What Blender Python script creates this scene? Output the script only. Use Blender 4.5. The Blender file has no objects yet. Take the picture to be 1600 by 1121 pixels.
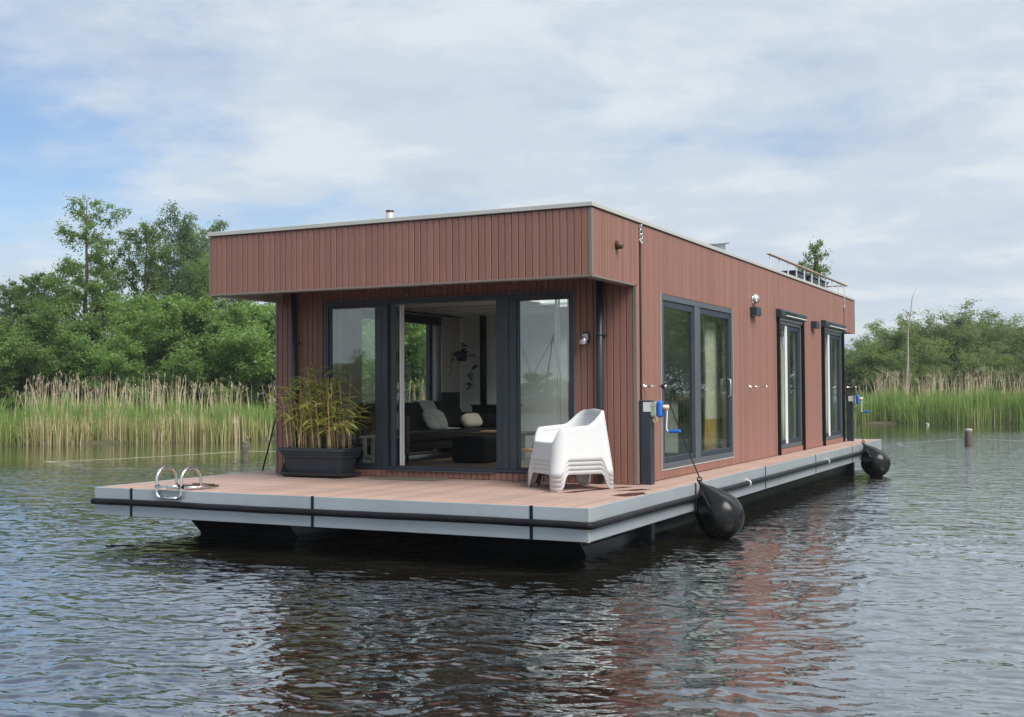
import bpy, bmesh, math, random
import numpy as np
from mathutils import Matrix, Vector

scene = bpy.context.scene
COL = scene.collection
PI = math.pi

# ------------------------------------------------------------------ camera
cam_data = bpy.data.cameras.new('camera')
cam = bpy.data.objects.new('camera', cam_data)
COL.objects.link(cam)
cam_data.sensor_width = 36.0
cam_data.lens = 1833.82 / 1600.0 * 36.0
cam_data.clip_start = 0.1
cam_data.clip_end = 3000.0
CAM = Vector((4.494, -10.717, 1.159))
yaw, pitch, roll = math.radians(26.4409), math.radians(1.6068), math.radians(-0.2871)
fwd = Vector((-math.sin(yaw)*math.cos(pitch), math.cos(yaw)*math.cos(pitch), math.sin(pitch)))
rgt = Vector((math.cos(yaw), math.sin(yaw), 0))
upv = rgt.cross(fwd)
r2 = rgt*math.cos(roll) + upv*math.sin(roll)
u2 = -rgt*math.sin(roll) + upv*math.cos(roll)
cam.matrix_world = Matrix(((r2.x, u2.x, -fwd.x, CAM.x), (r2.y, u2.y, -fwd.y, CAM.y),
                           (r2.z, u2.z, -fwd.z, CAM.z), (0, 0, 0, 1)))
scene.camera = cam

# ------------------------------------------------------------------ sky + sun
SUN_AZ = Vector((0.94, -0.34, 0)).normalized()     # towards the sun, on the ground
SUN_EL = math.radians(48)
world = bpy.data.worlds.new('World')
scene.world = world
world.use_nodes = True
wn, wl = world.node_tree.nodes, world.node_tree.links
wn.clear()
out = wn.new('ShaderNodeOutputWorld')
bg = wn.new('ShaderNodeBackground'); bg.inputs['Strength'].default_value = 0.1
sky = wn.new('ShaderNodeTexSky'); sky.sky_type = 'NISHITA'; sky.sun_disc = False
sky.sun_elevation = SUN_EL
sky.sun_rotation = math.atan2(SUN_AZ.x, SUN_AZ.y)
sky.air_density = 1.0; sky.dust_density = 1.2; sky.ozone_density = 1.2
tc = wn.new('ShaderNodeTexCoord')
sep = wn.new('ShaderNodeSeparateXYZ'); wl.new(tc.outputs['Generated'], sep.inputs[0])
def wmath(op, a, b=None, clamp=False):
    n = wn.new('ShaderNodeMath'); n.operation = op; n.use_clamp = clamp
    for i, v in enumerate((a, b)):
        if v is None: continue
        if isinstance(v, (int, float)): n.inputs[i].default_value = v
        else: wl.new(v, n.inputs[i])
    return n.outputs[0]
zc = wmath('ADD', wmath('MAXIMUM', sep.outputs['Z'], 0.0), 0.16)   # flatten the cloud deck towards the horizon
comb = wn.new('ShaderNodeCombineXYZ')
wl.new(wmath('DIVIDE', sep.outputs['X'], zc), comb.inputs[0])
wl.new(wmath('DIVIDE', sep.outputs['Y'], zc), comb.inputs[1])
def wnoise(scale, detail, rough, dist, off):
    mp = wn.new('ShaderNodeMapping'); mp.inputs['Location'].default_value = off
    wl.new(comb.outputs[0], mp.inputs[0])
    n = wn.new('ShaderNodeTexNoise'); n.inputs['Scale'].default_value = scale
    n.inputs['Detail'].default_value = detail; n.inputs['Roughness'].default_value = rough
    n.inputs['Distortion'].default_value = dist
    wl.new(mp.outputs[0], n.inputs['Vector'])
    return n.outputs['Fac']
def wramp(fac, stops):
    r = wn.new('ShaderNodeValToRGB'); r.color_ramp.interpolation = 'EASE'
    el = r.color_ramp.elements
    while len(el) < len(stops): el.new(0.5)
    for e, (p, c) in zip(el, stops): e.position = p; e.color = (*c, 1) if len(c) == 3 else c
    wl.new(fac, r.inputs[0]); return r.outputs[0]
n_big = wnoise(0.85, 5.0, 0.55, 0.3, (3.1, 1.7, 0.0))
n_mid = wnoise(3.0, 8.0, 0.60, 0.15, (0.4, 5.2, 0.0))
n_shade = wnoise(2.4, 8.0, 0.58, 0.15, (7.3, 2.2, 0.0))
# the cloud sheet thins out towards the west (left of the view)
west_n = wn.new('ShaderNodeMath'); west_n.operation = 'MULTIPLY_ADD'
wl.new(sep.outputs['X'], west_n.inputs[0]); west_n.inputs[1].default_value = 0.56; west_n.inputs[2].default_value = 0.35
cov = wmath('ADD', wmath('ADD', wmath('MULTIPLY', n_big, 0.9), wmath('MULTIPLY', n_mid, 0.55)), west_n.outputs[0])
cov = wmath('ADD', cov, wmath('MULTIPLY', wmath('MAXIMUM', wmath('SUBTRACT', 0.17, sep.outputs['Z']), 0.0), 1.6))   # cloud layers overlap towards the horizon
cover = wramp(cov, [(0.52, (0.08, 0.08, 0.08)), (0.90, (0.97, 0.97, 0.97))])
cl_col = wramp(n_shade, [(0.36, (5.1, 5.8, 6.7)), (0.48, (5.5, 6.25, 7.0)), (0.62, (6.5, 7.0, 7.4))])
skymul = wn.new('ShaderNodeMix'); skymul.data_type = 'RGBA'; skymul.blend_type = 'MULTIPLY'
skymul.inputs[0].default_value = 1.0
wl.new(sky.outputs[0], skymul.inputs[6]); skymul.inputs[7].default_value = (0.95, 1.10, 1.28, 1)
mix = wn.new('ShaderNodeMix'); mix.data_type = 'RGBA'
wl.new(cover, mix.inputs[0]); wl.new(skymul.outputs[2], mix.inputs[6]); wl.new(cl_col, mix.inputs[7])
wl.new(mix.outputs[2], bg.inputs[0]); wl.new(bg.outputs[0], out.inputs[0])

sun_d = bpy.data.lights.new('sun', 'SUN'); sun_d.energy = 4.0; sun_d.angle = math.radians(38)
sun_d.color = (1.0, 0.955, 0.89)
sun_o = bpy.data.objects.new('sun', sun_d); COL.objects.link(sun_o)
sdir = Vector((SUN_AZ.x*math.cos(SUN_EL), SUN_AZ.y*math.cos(SUN_EL), math.sin(SUN_EL)))
sun_o.rotation_euler = sdir.to_track_quat('Z', 'Y').to_euler()
sun_o.location = (20, -20, 40)

vs = scene.view_settings
vs.view_transform = 'Standard'; vs.look = 'None'; vs.exposure = 0.22; vs.gamma = 1.0
vs.use_curve_mapping = False
scene.render.engine = 'CYCLES'
try:
    scene.cycles.max_bounces = 10; scene.cycles.transparent_max_bounces = 16
    scene.cycles.glossy_bounces = 5; scene.cycles.diffuse_bounces = 8
    scene.cycles.caustics_reflective = False; scene.cycles.caustics_refractive = False
except Exception: pass

# ------------------------------------------------------------------ materials
MATS = {}
def new_mat(name):
    m = bpy.data.materials.new(name); m.use_nodes = True
    nt = m.node_tree; nt.nodes.clear()
    o = nt.nodes.new('ShaderNodeOutputMaterial')
    b = nt.nodes.new('ShaderNodeBsdfPrincipled')
    nt.links.new(b.outputs[0], o.inputs[0])
    return m, nt, b, o

def mat(name, col, rough=0.5, metal=0.0, var=0.12, vscale=6.0, stretch=(1, 1, 1), bump=0.0, bscale=40.0,
        rand=0.0, island=0.0, spec=0.5, rvar=0.1, coat=0.0, sheen=0.0, hue=None):
    """painted / plain surface: colour with slow stains + fine grain, roughness variation, optional bump"""
    m, nt, b, o = new_mat(name)
    N, L = nt.nodes, nt.links
    t = N.new('ShaderNodeTexCoord')
    mp = N.new('ShaderNodeMapping'); mp.inputs['Scale'].default_value = stretch
    L.new(t.outputs['Object'], mp.inputs[0])
    n1 = N.new('ShaderNodeTexNoise'); n1.inputs['Scale'].default_value = vscale
    n1.inputs['Detail'].default_value = 6; n1.inputs['Roughness'].default_value = 0.6
    L.new(mp.outputs[0], n1.inputs['Vector'])
    val = N.new('ShaderNodeMapRange'); val.inputs[1].default_value = 0.25; val.inputs[2].default_value = 0.75
    val.inputs[3].default_value = 1 - var; val.inputs[4].default_value = 1 + var
    L.new(n1.outputs['Fac'], val.inputs[0])
    fac = val.outputs[0]
    def mul(a, bb):
        q = N.new('ShaderNodeMath'); q.operation = 'MULTIPLY'
        for i, v in enumerate((a, bb)):
            if isinstance(v, (int, float)): q.inputs[i].default_value = v
            else: L.new(v, q.inputs[i])
        return q.outputs[0]
    def rr(sock, amt):
        q = N.new('ShaderNodeMapRange'); q.inputs[3].default_value = 1 - amt; q.inputs[4].default_value = 1 + amt
        L.new(sock, q.inputs[0]); return q.outputs[0]
    if rand:
        oi = N.new('ShaderNodeObjectInfo'); fac = mul(fac, rr(oi.outputs['Random'], rand))
    if island:
        g = N.new('ShaderNodeNewGeometry'); fac = mul(fac, rr(g.outputs['Random Per Island'], island))
    sc = N.new('ShaderNodeVectorMath'); sc.operation = 'SCALE'
    sc.inputs[0].default_value = col; L.new(fac, sc.inputs['Scale'])
    colsock = sc.outputs[0]
    if hue is not None:      # second tint mixed in by a slow noise
        n3 = N.new('ShaderNodeTexNoise'); n3.inputs['Scale'].default_value = vscale*0.35; n3.inputs['Detail'].default_value = 4
        L.new(t.outputs['Object'], n3.inputs['Vector'])
        mr = N.new('ShaderNodeMapRange'); mr.inputs[1].default_value = 0.42; mr.inputs[2].default_value = 0.62
        L.new(n3.outputs['Fac'], mr.inputs[0])
        sc2 = N.new('ShaderNodeVectorMath'); sc2.operation = 'SCALE'; sc2.inputs[0].default_value = hue
        L.new(fac, sc2.inputs['Scale'])
        mx = N.new('ShaderNodeMix'); mx.data_type = 'RGBA'
        L.new(mr.outputs[0], mx.inputs[0]); L.new(colsock, mx.inputs[6]); L.new(sc2.outputs[0], mx.inputs[7])
        colsock = mx.outputs[2]
    L.new(colsock, b.inputs['Base Color'])
    b.inputs['Metallic'].default_value = metal
    b.inputs['Specular IOR Level'].default_value = spec
    rm = N.new('ShaderNodeMapRange'); rm.inputs[3].default_value = max(0.02, rough - rvar); rm.inputs[4].default_value = min(1, rough + rvar)
    n2 = N.new('ShaderNodeTexNoise'); n2.inputs['Scale'].default_value = vscale*1.7; n2.inputs['Detail'].default_value = 4
    L.new(mp.outputs[0], n2.inputs['Vector']); L.new(n2.outputs['Fac'], rm.inputs[0])
    L.new(rm.outputs[0], b.inputs['Roughness'])
    if coat: b.inputs['Coat Weight'].default_value = coat
    if sheen: b.inputs['Sheen Weight'].default_value = sheen
    if bump:
        n4 = N.new('ShaderNodeTexNoise'); n4.inputs['Scale'].default_value = bscale; n4.inputs['Detail'].default_value = 4
        L.new(mp.outputs[0], n4.inputs['Vector'])
        bp = N.new('ShaderNodeBump'); bp.inputs['Strength'].default_value = bump; bp.inputs['Distance'].default_value = 0.01
        L.new(n4.outputs['Fac'], bp.inputs['Height']); L.new(bp.outputs[0], b.inputs['Normal'])
    MATS[name] = m
    return m

M = MATS
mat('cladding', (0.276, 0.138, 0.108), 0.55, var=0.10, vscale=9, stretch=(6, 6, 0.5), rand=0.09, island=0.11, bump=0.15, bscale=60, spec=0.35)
mat('cladding_core', (0.070, 0.035, 0.030), 0.8, var=0.2)
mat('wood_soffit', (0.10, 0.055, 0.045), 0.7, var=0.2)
mat('corner_trim', (0.20, 0.17, 0.15), 0.45, var=0.08)
mat('alu_trim', (0.56, 0.56, 0.52), 0.42, metal=0.25, var=0.06, vscale=3)
mat('grey_panel', (0.46, 0.505, 0.535), 0.32, metal=0.35, var=0.08, vscale=2.2, hue=(0.42, 0.465, 0.495), rand=0.03)
mat('anthracite', (0.024, 0.036, 0.052), 0.42, var=0.12, vscale=4)
mat('anthracite_light', (0.085, 0.10, 0.115), 0.42, var=0.08, vscale=4)
mat('black_rubber', (0.008, 0.009, 0.011), 0.45, var=0.3, vscale=7, hue=(0.014, 0.015, 0.017), spec=0.18)
mat('fender_black', (0.005, 0.006, 0.008), 0.26, var=0.3, vscale=5, hue=(0.013, 0.013, 0.013), rvar=0.14, spec=0.3)
mat('black_rope', (0.012, 0.012, 0.013), 0.8, var=0.3, vscale=40)
mat('hull_black', (0.009, 0.012, 0.017), 0.32, var=0.3, vscale=2.0, hue=(0.018, 0.020, 0.022))
mat('deck_board', (0.435, 0.29, 0.235), 0.62, var=0.16, vscale=5, stretch=(6, 0.5, 6), rand=0.10, island=0.0, bump=0.1, bscale=50, hue=(0.345, 0.255, 0.22), spec=0.3)
mat('deck_gap', (0.05, 0.035, 0.03), 0.9)
mat('wet_wood', (0.075, 0.022, 0.018), 0.25, var=0.2, vscale=20)
mat('steel', (0.72, 0.72, 0.70), 0.22, metal=1.0, var=0.05)
mat('galvanised', (0.55, 0.56, 0.56), 0.4, metal=0.8, var=0.12, vscale=15)
mat('chrome', (0.86, 0.84, 0.80), 0.12, metal=1.0, var=0.03)
mat('white_alu', (0.78, 0.79, 0.78), 0.35, var=0.04)
mat('white_plastic', (0.62, 0.635, 0.64), 0.38, var=0.025, vscale=4, bump=0.03, bscale=120)
mat('white_wall', (0.83, 0.87, 0.87), 0.85, var=0.05, vscale=2)
mat('white_ceiling', (0.80, 0.82, 0.81), 0.85, var=0.04, stretch=(1, 8, 1))
mat('oak_floor', (0.24, 0.165, 0.12), 0.45, var=0.25, stretch=(8, 0.6, 1), vscale=5)
mat('black_leather', (0.008, 0.009, 0.011), 0.42, var=0.2, vscale=8, bump=0.15, bscale=90, spec=0.22)
mat('brown_wood', (0.11, 0.055, 0.03), 0.5, var=0.25, vscale=9, stretch=(5, 5, 0.6))
mat('light_wood', (0.52, 0.34, 0.17), 0.5, var=0.2, vscale=12, stretch=(6, 6, 1))
mat('pink_wood', (0.50, 0.36, 0.28), 0.5, var=0.15, vscale=12)
mat('table_wood', (0.085, 0.055, 0.035), 0.5, var=0.25, vscale=7, stretch=(1, 6, 6))
mat('black_iron', (0.007, 0.007, 0.008), 0.5, var=0.2, spec=0.25)
mat('grey_wool', (0.27, 0.28, 0.27), 0.95, var=0.3, vscale=14, sheen=0.3, bump=0.4, bscale=160)
mat('cream_fur', (0.62, 0.57, 0.46), 1.0, var=0.15, vscale=30, sheen=0.5, bump=0.8, bscale=220)
mat('curtain_grey', (0.55, 0.53, 0.50), 0.9, var=0.08, vscale=3)
mat('curtain_dark', (0.05, 0.05, 0.05), 0.9, var=0.15, vscale=20)
mat('curtain_cream', (0.66, 0.63, 0.52), 0.9, var=0.06, vscale=3)
mat('curtain_mustard', (0.46, 0.28, 0.08), 0.9, var=0.1, vscale=3)
mat('cabinet_white', (0.60, 0.60, 0.56), 0.4, var=0.03)
mat('oven_black', (0.012, 0.013, 0.014), 0.15, var=0.1)
mat('planter_plastic', (0.024, 0.032, 0.042), 0.45, var=0.12, vscale=6, hue=(0.029, 0.037, 0.047), spec=0.4)
mat('soil', (0.03, 0.02, 0.013), 0.95, var=0.3, vscale=30)
mat('cane', (0.55, 0.42, 0.21), 0.5, var=0.25, vscale=10, island=0.35)
mat('blue_plastic', (0.012, 0.13, 0.60), 0.4, var=0.08, vscale=9)
mat('strap_green', (0.33, 0.45, 0.30), 0.8, var=0.15, vscale=30)
mat('sticker_white', (0.70, 0.72, 0.74), 0.5, var=0.05)
mat('kraft_knob', (0.75, 0.58, 0.38), 0.6, var=0.1)
mat('mat_fibre', (0.16, 0.15, 0.115), 0.95, var=0.3, vscale=40, bump=0.5, bscale=200)
mat('roof_membrane', (0.06, 0.062, 0.065), 0.8, var=0.2, vscale=3)
mat('old_wood', (0.12, 0.105, 0.085), 0.85, var=0.4, vscale=9, stretch=(4, 4, 0.7), bump=0.6, bscale=30)
mat('old_wood_pale', (0.42, 0.40, 0.35), 0.85, var=0.3, vscale=12)
mat('bark', (0.085, 0.07, 0.052), 0.9, var=0.35, vscale=7, stretch=(4, 4, 0.6), bump=0.6, bscale=25)
mat('bark_pale', (0.33, 0.30, 0.25), 0.9, var=0.3, vscale=7, stretch=(4, 4, 0.6))
mat('pale_rope', (0.50, 0.50, 0.44), 0.8, var=0.2, vscale=20)
mat('feather_white', (0.80, 0.80, 0.78), 0.8, var=0.05)
mat('beak', (0.55, 0.28, 0.04), 0.5)
mat('barge_brown', (0.13, 0.05, 0.022), 0.5, var=0.2, vscale=2)
mat('barge_blue', (0.02, 0.05, 0.13), 0.5, var=0.1)
mat('foil_strip', (0.42, 0.46, 0.48), 0.35, metal=0.8, var=0.2, vscale=30)

def leaf_mat(name, cols, trans=0.55, rough=0.5, rand=0.20):
    """foliage: colour per leaf (island) between the given tints, darker/lighter patches, thin leaves let light through"""
    m, nt, b, o = new_mat(name)
    N, L = nt.nodes, nt.links
    g = N.new('ShaderNodeNewGeometry'); oi = N.new('ShaderNodeObjectInfo')
    r = N.new('ShaderNodeValToRGB'); el = r.color_ramp.elements
    while len(el) < len(cols): el.new(0.5)
    for i, (e, c) in enumerate(zip(el, cols)): e.position = i/(len(cols)-1); e.color = (*c, 1)
    t = N.new('ShaderNodeTexCoord')
    n = N.new('ShaderNodeTexNoise'); n.inputs['Scale'].default_value = 0.9; n.inputs['Detail'].default_value = 3
    L.new(t.outputs['Object'], n.inputs['Vector'])
    a = N.new('ShaderNodeMath'); a.operation = 'MULTIPLY_ADD'
    L.new(g.outputs['Random Per Island'], a.inputs[0]); a.inputs[1].default_value = 0.55
    nm = N.new('ShaderNodeMapRange'); nm.inputs[1].default_value = 0.3; nm.inputs[2].default_value = 0.7
    nm.inputs[3].default_value = 0.0; nm.inputs[4].default_value = 0.45
    L.new(n.outputs['Fac'], nm.inputs[0]); L.new(nm.outputs[0], a.inputs[2])
    L.new(a.outputs[0], r.inputs[0])
    mr = N.new('ShaderNodeMapRange'); mr.inputs[3].default_value = 1-rand; mr.inputs[4].default_value = 1+rand
    L.new(oi.outputs['Random'], mr.inputs[0])
    sc = N.new('ShaderNodeVectorMath'); sc.operation = 'SCALE'
    L.new(r.outputs[0], sc.inputs[0]); L.new(mr.outputs[0], sc.inputs['Scale'])
    L.new(sc.outputs[0], b.inputs['Base Color']); b.inputs['Roughness'].default_value = rough
    b.inputs['Specular IOR Level'].default_value = 0.5
    tr = N.new('ShaderNodeBsdfTranslucent')
    sc2 = N.new('ShaderNodeVectorMath'); sc2.operation = 'MULTIPLY'; sc2.inputs[1].default_value = (1.2, 1.25, 0.7)
    L.new(sc.outputs[0], sc2.inputs[0]); L.new(sc2.outputs[0], tr.inputs[0])
    mx = N.new('ShaderNodeMixShader'); mx.inputs[0].default_value = trans
    L.new(b.outputs[0], mx.inputs[1]); L.new(tr.outputs[0], mx.inputs[2]); L.new(mx.outputs[0], o.inputs[0])
    MATS[name] = m
    return m
leaf_mat('leaf_alder', [(0.095, 0.155, 0.050), (0.160, 0.250, 0.082), (0.230, 0.330, 0.115)])
leaf_mat('leaf_fresh', [(0.125, 0.22, 0.065), (0.205, 0.325, 0.105), (0.28, 0.41, 0.15)])
leaf_mat('leaf_poplar', [(0.12, 0.18, 0.10), (0.175, 0.255, 0.15), (0.245, 0.33, 0.21)])
leaf_mat('leaf_willow', [(0.135, 0.185, 0.080), (0.195, 0.255, 0.115), (0.255, 0.325, 0.155)])
leaf_mat('leaf_bamboo', [(0.24, 0.31, 0.06), (0.45, 0.53, 0.13), (0.62, 0.64, 0.23), (0.78, 0.72, 0.44)], trans=0.4)
leaf_mat('leaf_house', [(0.02, 0.035, 0.015), (0.035, 0.06, 0.025)], trans=0.15)
leaf_mat('reed_green', [(0.135, 0.215, 0.050), (0.215, 0.32, 0.085), (0.30, 0.41, 0.13)], trans=0.3, rand=0.0)
leaf_mat('reed_lime', [(0.22, 0.27, 0.07), (0.33, 0.35, 0.13), (0.42, 0.40, 0.19)], trans=0.3, rand=0.0)
leaf_mat('reed_straw', [(0.46, 0.38, 0.24), (0.60, 0.51, 0.35), (0.70, 0.61, 0.45)], trans=0.2, rand=0.0)
leaf_mat('reed_plume', [(0.36, 0.28, 0.21), (0.50, 0.41, 0.32), (0.60, 0.51, 0.42)], trans=0.2, rand=0.0)

def glass_mat(name, ior, tint):
    m, nt, b, o = new_mat(name); N, L = nt.nodes, nt.links
    N.remove(b)
    # Schlick reflectance, the same from both sides of the thin sheet
    ge = N.new('ShaderNodeNewGeometry'); dt = N.new('ShaderNodeVectorMath'); dt.operation = 'DOT_PRODUCT'
    L.new(ge.outputs['Normal'], dt.inputs[0]); L.new(ge.outputs['Incoming'], dt.inputs[1])
    def mm(op, x, y=None):
        q = N.new('ShaderNodeMath'); q.operation = op
        for i, v in enumerate((x, y)):
            if v is None: continue
            if isinstance(v, (int, float)): q.inputs[i].default_value = v
            else: L.new(v, q.inputs[i])
        return q.outputs[0]
    f0 = ((ior-1)/(ior+1))**2
    fr_o = mm('ADD', mm('MULTIPLY', mm('POWER', mm('SUBTRACT', 1.0, mm('MINIMUM', mm('ABSOLUTE', dt.outputs['Value']), 1.0)), 5.0), 1-f0), f0)
    tr = N.new('ShaderNodeBsdfTransparent'); tr.inputs[0].default_value = (*tint, 1)
    gl = N.new('ShaderNodeBsdfGlossy'); gl.inputs['Roughness'].default_value = 0.004
    gl.inputs[0].default_value = (0.95, 1.0, 0.98, 1)
    t = N.new('ShaderNodeTexCoord'); n = N.new('ShaderNodeTexNoise'); n.inputs['Scale'].default_value = 1.1
    n.inputs['Detail'].default_value = 1
    L.new(t.outputs['Object'], n.inputs['Vector'])
    bp = N.new('ShaderNodeBump'); bp.inputs['Strength'].default_value = 0.02; bp.inputs['Distance'].default_value = 0.02
    L.new(n.outputs['Fac'], bp.inputs['Height']); L.new(bp.outputs[0], gl.inputs['Normal'])
    mx = N.new('ShaderNodeMixShader')
    L.new(fr_o, mx.inputs[0]); L.new(tr.outputs[0], mx.inputs[1]); L.new(gl.outputs[0], mx.inputs[2])
    L.new(mx.outputs[0], o.inputs[0]); MATS[name] = m
    return m
glass_mat('glass', 1.95, (0.96, 0.985, 0.97))
glass_mat('glass_side', 2.0, (0.93, 0.97, 0.94))

# ------------------------------------------------------------------ mesh helpers
class MB:
    def __init__(s): s.v = []; s.f = []; s.smooth = []; s.mi = []
    def add(s, vs_, fs, smooth=False, mi=0):
        n = len(s.v); s.v += [tuple(q) for q in vs_]
        for f in fs: s.f.append([n+i for i in f]); s.smooth.append(smooth); s.mi.append(mi)
        return s
    def box(s, x0, x1, y0, y1, z0, z1, c=0.0, mi=0):
        if x0 > x1: x0, x1 = x1, x0
        if y0 > y1: y0, y1 = y1, y0
        if z0 > z1: z0, z1 = z1, z0
        if c <= 0:
            v = [(x0,y0,z0),(x1,y0,z0),(x1,y1,z0),(x0,y1,z0),(x0,y0,z1),(x1,y0,z1),(x1,y1,z1),(x0,y1,z1)]
            return s.add(v, [(3,2,1,0),(4,5,6,7),(0,1,5,4),(1,2,6,5),(2,3,7,6),(3,0,4,7)], False, mi)
        c = min(c, (x1-x0)*.45, (y1-y0)*.45, (z1-z0)*.45)
        X, Y, Z = (x0, x1), (y0, y1), (z0, z1)
        v = []; idx = {}
        for i in (0,1):
            for j in (0,1):
                for k in (0,1):
                    sx, sy, sz = (1,-1)[i]*c, (1,-1)[j]*c, (1,-1)[k]*c
                    for a, q in enumerate(((X[i],Y[j]+sy,Z[k]+sz),(X[i]+sx,Y[j],Z[k]+sz),(X[i]+sx,Y[j]+sy,Z[k]))):
                        idx[i,j,k,a] = len(v); v.append(q)
        f = []
        I = lambda i,j,k,a: idx[i,j,k,a]
        for i in (0,1):
            q = [I(i,0,0,0),I(i,1,0,0),I(i,1,1,0),I(i,0,1,0)]; f.append(q if i else q[::-1])
            q = [I(0,i,0,1),I(1,i,0,1),I(1,i,1,1),I(0,i,1,1)]; f.append(q[::-1] if i else q)
            q = [I(0,0,i,2),I(1,0,i,2),I(1,1,i,2),I(0,1,i,2)]; f.append(q if i else q[::-1])
        for a in (0,1):
            for b in (0,1):
                q = [I(a,b,0,0),I(a,b,0,1),I(a,b,1,1),I(a,b,1,0)]; f.append(q if a == b else q[::-1])
                q = [I(a,0,b,0),I(a,0,b,2),I(a,1,b,2),I(a,1,b,0)]; f.append(q[::-1] if a == b else q)
                q = [I(0,a,b,1),I(0,a,b,2),I(1,a,b,2),I(1,a,b,1)]; f.append(q if a == b else q[::-1])
        for i in (0,1):
            for j in (0,1):
                for k in (0,1):
                    q = [I(i,j,k,0),I(i,j,k,1),I(i,j,k,2)]; f.append(q if (i+j+k) % 2 else q[::-1])
        return s.add(v, f, False, mi)
    def tube(s, pts, r, n=8, closed=False, caps=True, mi=0, smooth=True):
        P = [Vector(p) for p in pts]; k = len(P)
        R = r if isinstance(r, (list, tuple)) else [r]*k
        up = Vector((0, 0, 1)); vs_ = []; prev = None
        for i in range(k):
            if closed: t = P[(i+1) % k]-P[(i-1) % k]
            else: t = P[min(i+1, k-1)]-P[max(i-1, 0)]
            t.normalize()
            a = prev if prev is not None else (up if abs(t.z) < 0.9 else Vector((1, 0, 0)))
            a = a - t*a.dot(t)
            if a.length < 1e-5: a = Vector((1, 0, 0)) - t*t.x
            a.normalize(); b = t.cross(a); prev = a
            for j in range(n):
                w = 2*PI*j/n; vs_.append(P[i] + (a*math.cos(w) + b*math.sin(w))*R[i])
        f = []
        for i in range(k if closed else k-1):
            i2 = (i+1) % k
            for j in range(n):
                j2 = (j+1) % n; f.append((i*n+j, i*n+j2, i2*n+j2, i2*n+j))
        s.add(vs_, f, smooth, mi)
        if caps and not closed:
            b = len(s.v)-k*n
            s.f.append([b+j for j in range(n)][::-1]); s.smooth.append(False); s.mi.append(mi)
            s.f.append([b+(k-1)*n+j for j in range(n)]); s.smooth.append(False); s.mi.append(mi)
        return s
    def lathe(s, prof, origin=(0,0,0), axis=(0,0,1), n=24, mi=0, squash=(1,1)):
        o = Vector(origin); ax = Vector(axis).normalized()
        a = ax.cross(Vector((0,0,1)))
        if a.length < 1e-4: a = Vector((1,0,0))
        a.normalize(); b = ax.cross(a)
        vs_ = []; f = []
        for (r, h) in prof:
            for j in range(n):
                w = 2*PI*j/n; vs_.append(o + ax*h + (a*math.cos(w)*squash[0] + b*math.sin(w)*squash[1])*r)
        for i in range(len(prof)-1):
            for j in range(n):
                j2 = (j+1) % n; f.append((i*n+j, i*n+j2, (i+1)*n+j2, (i+1)*n+j))
        s.add(vs_, f, True, mi)
        b0 = len(s.v)-len(prof)*n
        for row, rev in ((0, True), (len(prof)-1, False)):
            if prof[row][0] > 1e-4:
                q = [b0+row*n+j for j in range(n)]; s.f.append(q[::-1] if rev else q); s.smooth.append(False); s.mi.append(mi)
        return s
    def prism(s, poly, axis, a0, a1, mi=0, smooth=False):
        """extrude a 2D polygon along axis ('x','y','z'); poly in the two other coords, in order"""
        def P(u, w, t): return {'x': (t, u, w), 'y': (u, t, w), 'z': (u, w, t)}[axis]
        n = len(poly)
        v = [P(u, w, a0) for u, w in poly] + [P(u, w, a1) for u, w in poly]
        f = [tuple(range(n))[::-1], tuple(range(n, 2*n))] + [(i, (i+1) % n, n+(i+1) % n, n+i) for i in range(n)]
        return s.add(v, f, smooth, mi)
    def build(s, name, m, parent=None, fix=True, subsurf=0, solid=0.0):
        off = Vector((0,0,0)); p = parent
        while p is not None: off += p.location; p = p.parent
        me = bpy.data.meshes.new(name)
        me.from_pydata([tuple(Vector(q)-off) for q in s.v], [], s.f)
        me.polygons.foreach_set('use_smooth', s.smooth)
        for mm in (m if isinstance(m, (list, tuple)) else [m]): me.materials.append(M[mm] if isinstance(mm, str) else mm)
        me.polygons.foreach_set('material_index', s.mi)
        if fix:
            bm = bmesh.new(); bm.from_mesh(me); bmesh.ops.recalc_face_normals(bm, faces=bm.faces); bm.to_mesh(me); bm.free()
        me.update()
        o = bpy.data.objects.new(name, me); COL.objects.link(o)
        if parent is not None: o.parent = parent
        if solid:
            q = o.modifiers.new('solid', 'SOLIDIFY'); q.thickness = solid; q.offset = -1
        if subsurf:
            q = o.modifiers.new('sub', 'SUBSURF'); q.levels = subsurf; q.render_levels = subsurf
        return o

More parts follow.
